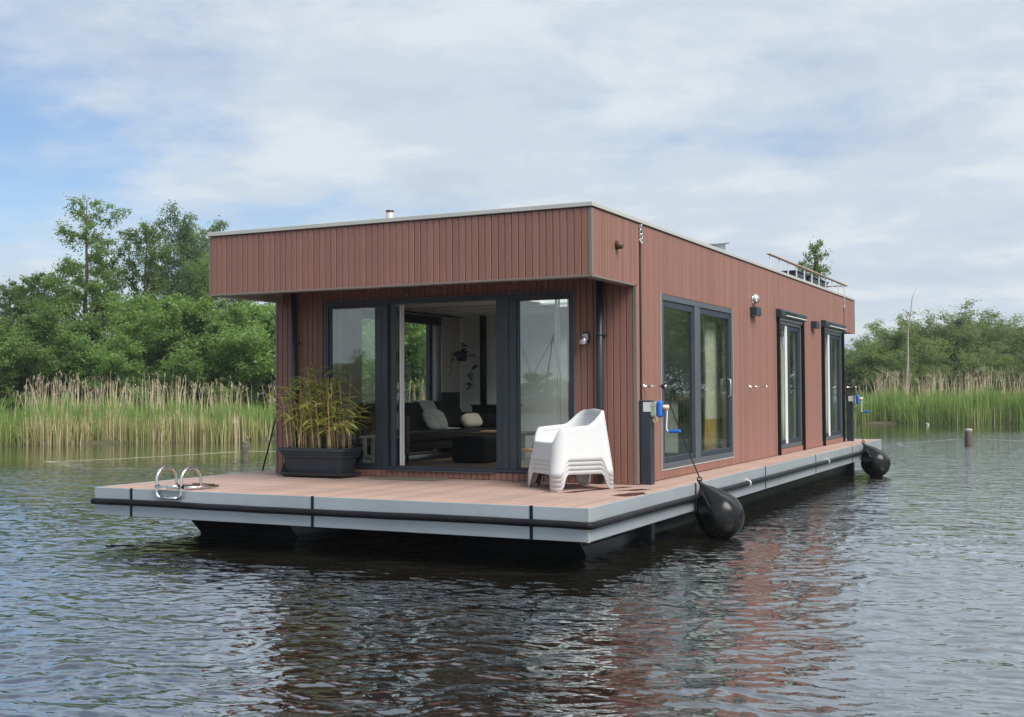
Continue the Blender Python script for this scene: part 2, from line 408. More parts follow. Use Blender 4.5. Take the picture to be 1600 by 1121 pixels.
def tag(o, label=None, cat=None, group=None, kind=None):
    if label: o['label'] = label
    if cat: o['category'] = cat
    if group: o['group'] = group
    if kind: o['kind'] = kind
    return o
def thing(name, label, cat, loc=(0,0,0), group=None):
    o = bpy.data.objects.new(name, None); COL.objects.link(o); o.location = loc; o.empty_display_size = 0.2
    return tag(o, label, cat, group)
def copy_thing(o, loc, label, rot=None):
    c = o.copy(); COL.objects.link(c); c.location = loc; c['label'] = label
    if rot is not None: c.rotation_euler = rot
    for ch in list(o.children):
        d = ch.copy(); COL.objects.link(d); d.parent = c
        for g in list(ch.children):
            e = g.copy(); COL.objects.link(e); e.parent = d
    return c
def np_mesh(name, verts, faces, mats, mi=None, smooth=None):
    """verts (n,3), faces (m,k) all of one size"""
    me = bpy.data.meshes.new(name)
    n, (m, k) = len(verts), faces.shape
    me.vertices.add(n); me.vertices.foreach_set('co', np.asarray(verts, np.float32).ravel())
    me.loops.add(m*k); me.loops.foreach_set('vertex_index', faces.astype(np.int32).ravel())
    me.polygons.add(m); me.polygons.foreach_set('loop_start', np.arange(0, m*k, k, dtype=np.int32))
    for q in mats: me.materials.append(M[q] if isinstance(q, str) else q)
    if mi is not None: me.polygons.foreach_set('material_index', mi.astype(np.int32))
    if smooth is not None: me.polygons.foreach_set('use_smooth', np.full(m, smooth, bool))
    me.update(calc_edges=True); me.validate()
    return me
def rects_minus(u0, u1, v0, v1, holes):
    """split a rectangle with rectangular holes into rectangles"""
    us = sorted({u0, u1, *[min(max(h[i], u0), u1) for h in holes for i in (0, 1)]})
    res = []
    for a, b in zip(us[:-1], us[1:]):
        mid = (a+b)/2; cuts = sorted((h[2], h[3]) for h in holes if h[0] < mid < h[1]); z = v0
        for (c, d) in cuts:
            if c > z + 1e-6: res.append((a, b, z, c))
            z = max(z, d)
        if z < v1 - 1e-6: res.append((a, b, z, v1))
    return res

# ------------------------------------------------------------------ the setting: water, ground
WZ = -0.66
BANK = [(-150, -130), (-75, -45), (-52, -8), (-38.5, 9.5), (-29.97, 18.2), (-26.8, 21.5), (-23.7, 25.6), (-19, 33), (-14, 45), (-7.2, 54.2), (1.1, 55.4),
        (12, 57), (24, 55), (36, 47), (46, 34), (70, 10), (130, -60)]
def seg_dist(px, py, pts):
    d = np.full(px.shape, 1e9)
    for (ax, ay), (bx, by) in zip(pts[:-1], pts[1:]):
        dx, dy = bx-ax, by-ay; t = np.clip(((px-ax)*dx+(py-ay)*dy)/(dx*dx+dy*dy), 0, 1)
        d = np.minimum(d, np.hypot(px-(ax+t*dx), py-(ay+t*dy)))
    return d
def grow(a, b, h, lo, hi, g):
    """coordinates: even step h between a and b, growing by g out to lo and hi"""
    c = list(np.arange(a, b, h)); s = h; x = c[-1]
    while x < hi: s = min(s*g, 40); x += s; c.append(x)
    s = h; x = a; left = []
    while x > lo: s = min(s*g, 40); x -= s; left.append(x)
    return np.array(left[::-1]+c)
def build_water():
    xs = grow(-10.0, 4.6, 0.027, -260, 240, 1.022); ys = grow(-6.6, 2.0, 0.023, -230, 130, 1.020)
    X, Y = np.meshgrid(xs, ys)
    sx = np.gradient(xs)[None, :]; sy = np.gradient(ys)[:, None]
    rng = np.random.default_rng(5)
    Z = np.zeros_like(X); lost = np.zeros_like(X); full = 0.0
    calm = np.clip((seg_dist(X, Y, BANK)-9.0+1.5*np.sin(X*0.35)+1.2*np.sin(Y*0.5+X*0.2))/8.0, 0.10, 1.0)
    # slow gust patches
    patch = 0.80+0.34*np.sin(X*0.31+1.3*np.sin(Y*0.17))*np.sin(Y*0.27+1.1*np.sin(X*0.21)+0.7)
    wx = X+0.10*np.sin(Y*1.7+0.6*np.sin(X*1.1))+0.05*np.sin(Y*4.3+X*1.9); wy = Y+0.10*np.sin(X*1.5+0.8*np.sin(Y*0.9))+0.05*np.sin(X*3.7-Y*2.3)
    N = 84
    lam = 0.085*(1.4/0.085)**(np.arange(N)/(N-1)); lam *= rng.uniform(0.93, 1.07, N)
    for l in lam:
        th = math.radians(112) + rng.normal(0, 0.62)
        kx, ky = math.cos(th)*2*PI/l, math.sin(th)*2*PI/l
        slope = 0.0135*(1.25 if l < 0.30 else 0.50)
        amp = slope*l/(2*PI)*1.414
        res = 1/np.maximum(np.abs(kx)*sx, np.abs(ky)*sy)*2*PI      # samples per wave
        fade = np.clip((res-2.6)/2.5, 0, 1)
        lost += slope**2*(1-fade**2); full += slope**2
        Z += amp*fade*np.sin(kx*wx+ky*wy+rng.uniform(0, 2*PI))
    Z *= calm*patch
    ny, nx = X.shape
    v = np.stack([X.ravel(), Y.ravel(), (Z+WZ).ravel()], 1)
    i = np.arange(ny*nx).reshape(ny, nx)
    f = np.stack([i[:-1, :-1], i[:-1, 1:], i[1:, 1:], i[1:, :-1]], -1).reshape(-1, 4)
    me = np_mesh('water', v, f, ['water'], smooth=True)
    at = me.attributes.new('ripple', 'FLOAT', 'POINT'); at.data.foreach_set('value', (np.sqrt(lost/full)*calm).astype(np.float32).ravel())
    o = bpy.data.objects.new('water', me); COL.objects.link(o); o['kind'] = 'structure'
    return o
m, nt, b, o_ = new_mat('water'); MATS['water'] = m
N_, L_ = nt.nodes, nt.links
N_.remove(b)
wd = N_.new('ShaderNodeBsdfDiffuse'); wd.inputs[0].default_value = (0.016, 0.014, 0.010, 1)      # peat-brown water body
wg = N_.new('ShaderNodeBsdfGlossy'); wg.inputs['Roughness'].default_value = 0.03; wg.inputs[0].default_value = (0.97, 0.99, 1.0, 1)
lw = N_.new('ShaderNodeLayerWeight'); lw.inputs['Blend'].default_value = 0.5                      # facing: 0 looking straight down .. 1 at grazing angles
pw = N_.new('ShaderNodeMath'); pw.operation = 'POWER'; pw.inputs[1].default_value = 2.1
L_.new(lw.outputs['Facing'], pw.inputs[0])
ma = N_.new('ShaderNodeMath'); ma.operation = 'MULTIPLY_ADD'; ma.inputs[1].default_value = 0.96; ma.inputs[2].default_value = 0.02
L_.new(pw.outputs[0], ma.inputs[0])
mxw = N_.new('ShaderNodeMixShader'); L_.new(ma.outputs[0], mxw.inputs[0]); L_.new(wd.outputs[0], mxw.inputs[1]); L_.new(wg.outputs[0], mxw.inputs[2])
L_.new(mxw.outputs[0], o_.inputs[0])
t_ = N_.new('ShaderNodeTexCoord')
mp_ = N_.new('ShaderNodeMapping'); mp_.inputs['Rotation'].default_value = (0, 0, math.radians(-22)); mp_.inputs['Scale'].default_value = (0.55, 1.0, 1.0)
L_.new(t_.outputs['Object'], mp_.inputs[0])
na = N_.new('ShaderNodeTexNoise'); na.inputs['Scale'].default_value = 8.5; na.inputs['Detail'].default_value = 3; na.inputs['Distortion'].default_value = 0.6
nb = N_.new('ShaderNodeTexNoise'); nb.inputs['Scale'].default_value = 2.0; nb.inputs['Detail'].default_value = 2; nb.inputs['Distortion'].default_value = 0.8
L_.new(mp_.outputs[0], na.inputs['Vector']); L_.new(mp_.outputs[0], nb.inputs['Vector'])
# waves too short for the far mesh are carried by a bump of the same steepness
ra = N_.new('ShaderNodeAttribute'); ra.attribute_name = 'ripple'
nc = N_.new('ShaderNodeTexNoise'); nc.inputs['Scale'].default_value = 3.6; nc.inputs['Detail'].default_value = 2.5; nc.inputs['Roughness'].default_value = 0.6; nc.inputs['Distortion'].default_value = 0.5
L_.new(mp_.outputs[0], nc.inputs['Vector'])
hc_ = N_.new('ShaderNodeMath'); hc_.operation = 'MULTIPLY'; L_.new(nc.outputs['Fac'], hc_.inputs[0]); L_.new(ra.outputs['Fac'], hc_.inputs[1])
bc_ = N_.new('ShaderNodeBump'); bc_.inputs['Strength'].default_value = 1.0; bc_.inputs['Distance'].default_value = 0.075
L_.new(hc_.outputs[0], bc_.inputs['Height'])
ba = N_.new('ShaderNodeBump'); ba.inputs['Strength'].default_value = 0.30; ba.inputs['Distance'].default_value = 0.02
bb_ = N_.new('ShaderNodeBump'); bb_.inputs['Strength'].default_value = 0.22; bb_.inputs['Distance'].default_value = 0.05
L_.new(na.outputs['Fac'], ba.inputs['Height']); L_.new(nb.outputs['Fac'], bb_.inputs['Height'])
L_.new(bc_.outputs[0], ba.inputs['Normal']); L_.new(ba.outputs[0], bb_.inputs['Normal']); [L_.new(bb_.outputs[0], q.inputs['Normal']) for q in (wd, wg, lw)]
build_water()

mat('ground', (0.055, 0.060, 0.028), 0.95, var=0.35, vscale=0.6, hue=(0.07, 0.055, 0.03))
def bank_offset(d):
    pts = [Vector((*p, 0)) for p in BANK]; res = []
    for i, p in enumerate(pts):
        t = (pts[min(i+1, len(pts)-1)]-pts[max(i-1, 0)]).normalized()
        n = Vector((-t.y, t.x, 0)); res.append(p+n*d)
    return res
gb = MB(); rows = [(-0.6, -1.3), (0.0, WZ-0.12), (0.35, WZ+0.10), (3, WZ+0.28), (9, -0.1), (30, 0.1), (300, 0.3)]
gv = []
for d, z in rows: gv += [(q.x, q.y, z) for q in bank_offset(d)]
nb_ = len(BANK)
gb.add(gv, [(r*nb_+i, r*nb_+i+1, (r+1)*nb_+i+1, (r+1)*nb_+i) for r in range(len(rows)-1) for i in range(nb_-1)], True)
g_ = gb.build('ground', 'ground', fix=False); g_['kind'] = 'structure'
# far bank behind the photographer (seen only in the window reflections)
fb = MB(); fv = []
for d, z in ((0, -1.2), (1.5, WZ+0.3), (20, 0.2), (300, 0.3)):
    fv += [(x, -112-6*math.sin(x*0.02)-d, z) for x in range(-300, 320, 20)]
nf = len(range(-300, 320, 20))
fb.add(fv, [(r*nf+i+1, r*nf+i, (r+1)*nf+i, (r+1)*nf+i+1) for r in range(3) for i in range(nf-1)], True)
g2 = fb.build('far_bank', 'ground', fix=False); g2['kind'] = 'structure'

# ------------------------------------------------------------------ the houseboat
XR, XL = -0.578, -6.105            # outer faces of the long walls
YF, YW, YBW, YB = 1.515, 2.937, 16.33, 17.65
ZT, ZFB, ZS = 3.303, 2.464, 2.60   # roof edge, fascia bottom, soffit
DL, DW = 17.62, 6.6
hb = thing('houseboat', 'long flat roofed houseboat clad in red brown vertical boards on a grey edged floating deck', 'houseboat', (-3.3, 8.8, WZ))

# pontoons with raked bows and rounded bilges
for (a, c) in ((-6.02, -4.45), (-2.1, -0.56)):
    pb = MB(); sec = []
    def prof(x0, x1, z0, z1, r):
        q = [(x0, z1), (x0, z0+r)]
        for k in range(1, 6): w = PI+PI/2*k/5; q.append((x0+r+r*math.cos(w), z0+r+r*math.sin(w)))
        for k in range(0, 6): w = 1.5*PI+PI/2*k/5; q.append((x1-r+r*math.cos(w), z0+r+r*math.sin(w)))
        q.append((x1, z1)); return q
    ring = prof(a, c, -1.25, -0.335, 0.28); n = len(ring)
    vv = []
    for (yy, rake) in ((0.92, 1.0), (3.2, 0.0), (16.6, 0.0)):
        for (x, z) in ring: vv.append((x, yy + (rake*(-0.335-z)*1.05 if rake else 0), z))
    pb.add(vv, [(r*n+i, r*n+(i+1) % n, (r+1)*n+(i+1) % n, (r+1)*n+i) for r in range(2) for i in range(n)], True)
    pb.f += [list(range(n)), list(range(2*n, 3*n))]; pb.smooth += [False, False]; pb.mi += [0, 0]
    # a rubbing band along the bilge
    pb.tube([((a+0.02) if a < -4 else (c+0.0), yy, -0.50) for yy in (1.15, 6, 12, 16.5)], 0.045, 8)
    pb.build('pontoon', 'hull_black', hb)
dk = MB()
dk.box(-DW+0.03, -0.03, 0.03, DL-0.03, -0.30, -0.035)
for yy in np.arange(1.2, 17, 2.4): dk.box(-DW+0.1, -0.08, yy, yy+0.09, -0.345, -0.30)
dk.build('deck_frame', 'deck_gap', hb)

# deck boards run from front to back: each one a part (the porch, then the long side walks in lengths)
nb = 47; pitch = (DW-0.036)/nb; meshes = {}
def deck_board(x, w, y0, y1):
    key = (round(w, 4), round(y1-y0, 3))
    if key not in meshes:
        t_o = MB().box(-w/2, w/2, 0, y1-y0, -0.034, 0.0, 0.004).build('deck_board', 'deck_board', None, fix=False); meshes[key] = t_o.data; bpy.data.objects.remove(t_o)
    o = bpy.data.objects.new('deck_board', meshes[key]); COL.objects.link(o); o.parent = hb; o.location = Vector((x, y0, 0))-hb.location
for i in range(nb):
    x = -DW+0.018+pitch*(i+0.5); w = pitch-0.008
    if XL-0.03 < x < XR+0.03: deck_board(x, w, 0.02, YW+0.015); deck_board(x, w, YBW+0.06, DL-0.02)
    else:
        cuts = [0.02, 3.43, 6.9, 10.45, 13.95, DL-0.02]
        for y0, y1 in zip(cuts[:-1], cuts[1:]): deck_board(x, w, y0+(0.0 if y0 < 1 else 0.003), y1-0.003)

# grey edge panels, joint strips, rubber rubbing strake and its clips
def panel(x0, x1, y0, y1): MB().box(x0, x1, y0, y1, -0.334, 0.004, 0.004).build('edge_panel', 'grey_panel', hb, fix=False)
fx = [-DW, -6.0, -3.32, -0.628, 0.0]
for a, c in zip(fx[:-1], fx[1:]): panel(a+(0.011 if a > -DW else 0), c-(0.011 if c < 0 else 0.001), 0.0, 0.018)
for a in fx[1:-1]: MB().box(a-0.019, a+0.019, -0.006, 0.017, -0.337, 0.007, 0.003).build('joint_strip', 'black_rubber', hb, fix=False)
sy = [0.019, 3.43, 6.9, 10.45, 13.95, DL]
for a, c in zip(sy[:-1], sy[1:]):
    panel(-0.018, 0.0, a+(0.008 if a > 1 else 0), c-(0.008 if c < DL else 0.0)); panel(-DW, -DW+0.018, a+0.006, c-0.006)
for a in sy[1:-1]: MB().box(-0.017, 0.006, a-0.014, a+0.014, -0.337, 0.007, 0.003).build('joint_strip', 'black_rubber', hb, fix=False)
MB().box(-0.012, 0.004, -0.004, 0.012, -0.336, 0.006).build('corner_strip', 'alu_trim', hb, fix=False)
panel(-DW+0.02, -0.02, DL-0.018, DL)
rr_ = random.Random(3)
sp = [(-DW+0.005, -0.033, -0.165)]
for x in np.linspace(-6.3, -0.25, 24): sp.append((x, -0.035, -0.165+rr_.uniform(-.002, .002)-0.004*math.sin(x*1.3)))
sp += [(-0.06, -0.036, -0.167), (0.0, -0.030, -0.168), (0.03, 0.0, -0.168), (0.036, 0.06, -0.167)]
for y in np.linspace(0.35, 15.3, 44): sp.append((0.035, y, -0.165+rr_.uniform(-.002, .002)))
MB().tube(sp, 0.038, 12).build('rubbing_strake', 'black_rubber', hb)
for y in (5.78, 11.3):
    cb = MB(); cb.tube([(0.035, y-0.02, -0.165), (0.035, y+0.02, -0.165)], 0.047, 14); cb.box(-0.001, 0.03, y-0.02, y+0.02, -0.13, -0.10)
    cb.build('strake_clip', 'white_alu', hb)

# ---- walls: dark core outside, white lining inside
WIN_F = (-5.245, -1.410, 0.10, 2.43)
WIN_1 = (3.85, 7.22, 0.126, 2.43)
D_1 = (10.06, 12.06, 0.10, 2.52)
D_2 = (13.90, 16.06, 0.10, 2.52)
WIN_L = (4.75, 7.22, 0.12, 2.42)
TH = 0.17
def wall_slab(mb, axis, c0, c1, u0, u1, v0, v1, holes):
    for (a, b2, c, d) in rects_minus(u0, u1, v0, v1, holes):
        if axis == 'y': mb.box(a, b2, c0, c1, c, d)
        else: mb.box(c0, c1, a, b2, c, d)
core, lin = MB(), MB()
wall_slab(core, 'y', YW+0.022, YW+0.10, XL+0.022, XR-0.022, 0.0, ZS-0.02, [WIN_F])
wall_slab(core, 'x', XR-0.10, XR-0.022, YW+0.101, YBW-0.03, 0.0, 3.22, [WIN_1, D_1, D_2])
wall_slab(core, 'x', XL+0.022, XL+0.10, YW+0.101, YBW-0.03, 0.0, 3.22, [WIN_L])
core.box(XL+0.022, XR-0.022, YBW-0.029, YBW+0.05, 0.0, ZS)
core.build('wall_core', 'cladding_core', hb, fix=False)
wall_slab(lin, 'y', YW+0.101, YW+TH, XL+0.101, XR-0.101, 0.0, ZS-0.02, [WIN_F])
wall_slab(lin, 'x', XR-TH, XR-0.101, YW+TH+.001, YBW-0.2, 0.0, ZS, [WIN_1, D_1, D_2])
wall_slab(lin, 'x', XL+0.101, XL+TH, YW+TH+.001, YBW-0.2, 0.0, ZS, [WIN_L])
lin.box(XL+TH, -2.35, 8.20, 8.30, 0.08, 2.56)            # living room end wall
lin.box(XL+TH, XR-TH, 12.9, 13.0, 0.08, 2.56)            # bedroom partition
lin.box(-2.40, -2.30, 8.301, 12.899, 0.08, 2.56)         # corridor wall
lin.box(XL+TH, XR-TH, YBW-0.199, YBW-0.03, 0.08, 2.56)
lin.build('interior_wall', 'white_wall', hb, fix=False)
MB().box(XL+TH, XR-TH, YW+0.11, YBW-0.2, 0.0, 0.085).build('floor', 'oak_floor', hb, fix=False)
cl = MB(); RL = (-3.35, -1.10, 4.90, 8.05)  # RL: rooflight opening added out of view to bring more daylight into the room
for (x0, x1, y0, y1) in rects_minus(XL+TH, XR-TH, YW+TH+.001, YBW-0.2, [RL]): cl.box(x0, x1, y0, y1, 2.561, 2.60)
for (x0, x1, y0, y1) in ((RL[0]-.03, RL[0], RL[2]-.03, RL[3]+.03), (RL[1], RL[1]+.03, RL[2]-.03, RL[3]+.03), (RL[0], RL[1], RL[2]-.03, RL[2]), (RL[0], RL[1], RL[3], RL[3]+.03)): cl.box(x0, x1, y0, y1, 2.6005, 3.285)  # shaft lining of the added rooflight
cl.build('ceiling', 'white_ceiling', hb, fix=False)
for yy in (6.1, 6.75, 7.4): MB().box(XL+TH+.002, XR-TH-.002, yy, yy+0.12, 2.525, 2.5605, 0.004).build('ceiling_beam', 'white_ceiling', hb, fix=False)
# ---- roof
rf = MB()
for (x0, x1, y0, y1) in rects_minus(XL+0.03, XR-0.03, YF+0.03, YB-0.03, [(RL[0]-.031, RL[1]+.031, RL[2]-.031, RL[3]+.031)]): rf.box(x0, x1, y0, y1, 3.20, 3.262)
rf = rf.build('roof', 'roof_membrane', hb, fix=False)
q = MB(); q.box(RL[0]-.02, RL[1]+.02, RL[2]-.02, RL[3]+.02, 3.2855, 3.292); q.build('added_rooflight_pane', 'glass', rf, fix=False)  # glass over the added rooflight, there only to brighten the interior
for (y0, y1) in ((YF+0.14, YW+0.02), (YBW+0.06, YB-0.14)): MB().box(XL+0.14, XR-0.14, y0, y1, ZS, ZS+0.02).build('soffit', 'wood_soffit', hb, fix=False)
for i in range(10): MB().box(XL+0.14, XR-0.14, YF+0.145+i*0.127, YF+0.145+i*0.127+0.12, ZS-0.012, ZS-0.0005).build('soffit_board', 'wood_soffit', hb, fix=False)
for (y0, y1, a, b2) in ((YF+0.022, YW-0.03, YF+0.022, YF+0.12), (YBW+0.09, YB-0.022, YB-0.12, YB-0.022)):
    fc = MB(); fc.box(XL+0.022, XR-0.022, a, b2, ZFB+0.012, 3.20)
    fc.box(XR-0.12, XR-0.022, y0 if b2-0.1 > 10 else b2+.001, y1 if b2 < 10 else a-.001, ZFB+0.012, 3.20)
    fc.box(XL+0.022, XL+0.118, y0 if b2-0.1 > 10 else b2+.001, y1 if b2 < 10 else a-.001, ZFB+0.012, 3.20)
    fc.build('fascia_core', 'cladding_core', hb, fix=False)
# light grey bottom trim of the fascia + inner face on the left return
tr = MB()
tr.box(XL-0.004, XR+0.004, YF-0.006, YF+0.125, ZFB-0.012, ZFB+0.010, 0.002)
tr.box(XR-0.125, XR+0.004, YF+0.126, YW-0.04, ZFB-0.012, ZFB+0.010, 0.002)
tr.box(XL-0.004, XL+0.1185, YF+0.126, YW-0.005, ZFB-0.012, ZFB+0.010, 0.002)
tr.build('fascia_trim', 'corner_trim', hb, fix=False)
MB().box(XL+0.119, XL+0.130, YF+0.126, YW-0.005, ZFB-0.0115, ZS-0.014).build('fascia_lining', 'alu_trim', hb, fix=False)
ed = MB(); E0 = 0.022
for (x0, x1, y0, y1) in ((XL-E0, XR+E0, YF-E0, YF+0.10), (XL-E0, XR+E0, YB-0.10, YB+E0), (XR-0.10, XR+E0, YF+0.101, YB-0.101), (XL-E0, XL+0.10, YF+0.101, YB-0.101)):
    ed.box(x0, x1, y0, y1, ZT-0.052, ZT, 0.004)
ed.build('roof_edging', 'alu_trim', hb, fix=False)
sh = MB()
sh.box(XL+0.01, XR-0.01, YF+0.008, YF+0.02, 3.19, ZT-0.053); sh.box(XR-0.02, XR-0.008, YF+0.02, YB-0.02, 3.19, ZT-0.053)
sh.build('roof_shadow_gap', 'cladding_core', hb, fix=False)
for q in (
        (XR-0.040, XR+0.004, YF-0.004, YF+0.0175, ZFB+0.0105, ZT-0.066, 0.002),
        (XR-0.0175, XR+0.004, YF+0.018, YF+0.046, ZFB+0.0105, ZT-0.066, 0.002),
        (XR-0.045, XR+0.003, YW-0.004, YW+0.018, 0.004, ZFB-0.0125, 0.002),
        (XR-0.018, XR+0.003, YW+0.0185, YW+0.034, 0.004, ZFB-0.0125, 0.002),
        (XL-0.003, XL+0.030, YW-0.004, YW+0.018, 0.004, ZFB-0.0125, 0.002),
        (XL-0.003, XL+0.016, YF-0.004, YF+0.018, ZFB+0.0105, ZT-0.066, 0.002),
        (XR-0.018, XR+0.004, YB-0.03, YB+0.004, ZFB+0.0105, ZT-0.066, 0.002)):
    MB().box(*q).build('corner_trim', 'corner_trim', hb, fix=False)

# ---- cladding boards
PB = 0.0875
def board_poly(u, w, t0, t1, flip=False):
    """cross-section of one board: chamfered face with a rebated edge; t0 face (outer), t1 back"""
    c = 0.005; s_ = 1 if t1 > t0 else -1
    return [(u, t1), (u, t0+s_*c), (u+c, t0), (u+w-c, t0), (u+w, t0+s_*c), (u+w, t1)]
bw = PB-0.0075
def front_boards(y, x0, x1, zf, holes):
    n = int(round((x1-x0)/PB)); p = (x1-x0)/n
    cache = {}
    for i in range(n):
        a = x0+i*p; mid = a+p/2
        spans = []; z = zf[0]
        for h in sorted([h for h in holes if h[0] < mid < h[1]], key=lambda q: q[2]):
            if h[2]-z > 0.03: spans.append((z, h[2]-0.004))
            z = h[3]+0.004
        if zf[1]-z > 0.03: spans.append((z, zf[1]))
        for (za, zb) in spans:
            key = (round(za, 4), round(zb, 4))
            if key not in cache:
                mb = MB(); q = board_poly(-bw/2, bw, 0.0, 0.0205)
                mb.prism(q, 'z', 0, zb-za)
                me_o = mb.build('cladding_board', 'cladding', None); cache[key] = me_o.data
                bpy.data.objects.remove(me_o)
            ob = bpy.data.objects.new('cladding_board', cache[key]); COL.objects.link(ob); ob.parent = hb
            ob.location = Vector((mid, y, za))-hb.location
front_boards(YF, XL+0.018, XR-0.042, (ZFB+0.0105, ZT-0.066), [])
front_boards(YW, XL+0.032, XR-0.047, (0.006, ZS-0.014), [WIN_F])
def side_boards(name, x, sgn, y0, y1, z0, z1, holes):
    mb = MB(); n = int(round((y1-y0)/PB)); p = (y1-y0)/n
    for i in range(n):
        a = y0+i*p; mid = a+p/2
        lo = z0 if YW+0.02 < mid < YBW else ZFB+0.0105
        if sgn > 0 and (abs(mid-3.093) < 0.03 or abs(mid-YBW) < 0.04): continue      # the dark strap channels
        z = lo; spans = []
        for h in sorted([h for h in holes if h[0]-0.02 < mid < h[1]+0.02], key=lambda q: q[2]):
            if h[2]-z > 0.03: spans.append((z, h[2]-0.004))
            z = h[3]+0.004
        if z1-z > 0.03: spans.append((z, z1))
        for (za, zb) in spans:
            q = board_poly(a+0.006, p-0.0125, x, x-sgn*0.0205)
            mb.prism([(w, u) for (u, w) in q], 'z', za, zb)
    o = mb.build(name, 'cladding', hb); o['kind'] = 'stuff'
side_boards('side_cladding', XR, 1, YF+0.047, YB-0.032, 0.006, ZT-0.066, [WIN_1, D_1, D_2])
side_boards('side_cladding', XL, -1, YF+0.03, YB-0.03, 0.006, ZT-0.066, [WIN_L])

# straps hanging in the channels with a metal buckle at the top
for y in (3.093, YBW):
    st = MB(); st.tube([(XR-0.004, y, 3.0), (XR-0.003, y+0.004, 2.0), (XR-0.004, y, 1.0)], 0.008, 6); st.build('strap', 'black_rope', hb)
    bk = MB(); rb = random.Random(int(y*10))
    for k in range(4):
        z = 3.20-k*0.058; pts = []
        for j in range(10): w = 2*PI*j/10; pts.append((XR+0.012+0.012*math.sin(w+k), y+0.026*math.cos(w)*(1 if k % 2 else 0.5), z+0.036*math.sin(w)))
        bk.tube(pts, 0.009, 6, closed=True)
    bk.build('strap_chain', 'foil_strip', hb)
    MB().box(XR-0.003, XR+0.010, y-0.035, y+0.035, 3.185, 3.236, 0.003).build('strap_plate', 'foil_strip', hb, fix=False)
# downpipes
for x in (-1.045, -5.742):
    dp = MB(); dp.tube([(x, YW-0.055, ZS), (x, YW-0.055, 1.3), (x, YW-0.055, 0.02)], 0.041, 16)
    o = dp.build('downpipe', 'anthracite', hb)
    for z in (1.86, 0.5):
        br = MB(); br.tube([(x, YW-0.055, z-0.012), (x, YW-0.055, z+0.012)], 0.047, 16); br.box(x+0.03, x+0.075, YW-0.06, YW-0.001, z-0.01, z+0.01); br.build('pipe_bracket', 'anthracite', o)
rg = MB(); rg.tube([(-3.90+0.045*math.cos(w), YW-0.02, 2.485+0.045*math.sin(w)) for w in np.linspace(0, 2*PI, 20)[:-1]], 0.007, 6, closed=True)
rg.lathe([(0.038, 0), (0.036, 0.012), (0.0, 0.013)], (-3.90, YW-0.002, 2.485), (0, -1, 0), 16); rg.build('vent_ring', 'corner_trim', hb)

# ---- glazing
def frame_rect(mb, axis, c0, c1, u0, u1, v0, v1, w, bev=0.004, wb=None):
    wb = w if wb is None else wb
    B = (lambda a, b2, c, d: mb.box(a, b2, c0, c1, c, d, bev)) if axis == 'y' else (lambda a, b2, c, d: mb.box(c0, c1, a, b2, c, d, bev))
    B(u0, u0+w, v0, v1); B(u1-w, u1, v0, v1); B(u0+w+.0005, u1-w-.0005, v1-w, v1); B(u0+w+.0005, u1-w-.0005, v0, v0+wb)
def pane(parent, axis, c, u0, u1, v0, v1, m='glass'):
    mb = MB()
    if axis == 'y': mb.box(u0, u1, c, c+0.006, v0, v1)
    else: mb.box(c, c+0.006, u0, u1, v0, v1)
    return mb.build('pane', m, parent, fix=False)
# front: outer frame + mullions
f0 = MB(); y0, y1 = YW-0.012, YW+0.10
f0.box(-5.240, -5.185, y0, y1, 0.103, 2.427, 0.004); f0.box(-1.468, -1.414, y0, y1, 0.103, 2.427, 0.004)
f0.box(-5.1845, -1.4685, y0, y1, 2.362, 2.427, 0.004); f0.box(-5.1845, -1.4685, y0, y1, 0.103, 0.150, 0.004)
f0.box(-4.392, -4.297, y0, y1, 0.1505, 2.3615, 0.004); f0.box(-4.292, -4.205, y0, y1, 0.1505, 2.3615, 0.004)
f0.box(-2.430, -2.345, y0, y1, 0.1505, 2.3615, 0.004); f0.box(-2.340, -2.232, y0+0.004, y1, 0.1505, 2.3615, 0.004)
f0.box(-2.54, -2.434, y0+0.03, y1+0.02, 0.1505, 2.3615, 0.004)
f0.build('glazing_frame', 'anthracite', hb, fix=False)
tl = MB(); tl.box(-5.252, -5.2405, YW-0.016, YW+0.01, 0.095, 2.438); tl.box(-5.2395, -1.402, YW-0.016, YW+0.01, 2.4285, 2.438); tl.box(-1.4135, -1.402, YW-0.016, YW+0.01, 0.095, 2.428)
tl.build('glazing_trim', 'corner_trim', hb, fix=False)
MB().box(-4.2, -2.55, YW-0.03, YW+0.15, 0.088, 0.1025, 0.003).build('threshold', 'anthracite_light', hb, fix=False)
for (a, c) in ((-5.184, -4.393), (-2.2315, -1.4685)):
    w_ = MB(); frame_rect(w_, 'y', YW+0.012, YW+0.07, a, c, 0.151, 2.361, 0.026)
    wo = w_.build('window', 'anthracite', hb, fix=False)
    pane(wo, 'y', YW+0.038, a+0.024, c-0.024, 0.174, 2.338)
# right pane carries a bright aluminium drop-down screen bar
sb = MB(); sb.box(-1.735, -1.705, YW+0.12, YW+0.135, 0.16, 2.40); sb.box(-1.69, -1.67, YW+0.12, YW+0.135, 0.16, 2.40)
sb.build('screen_bar', 'white_alu', hb, fix=False)
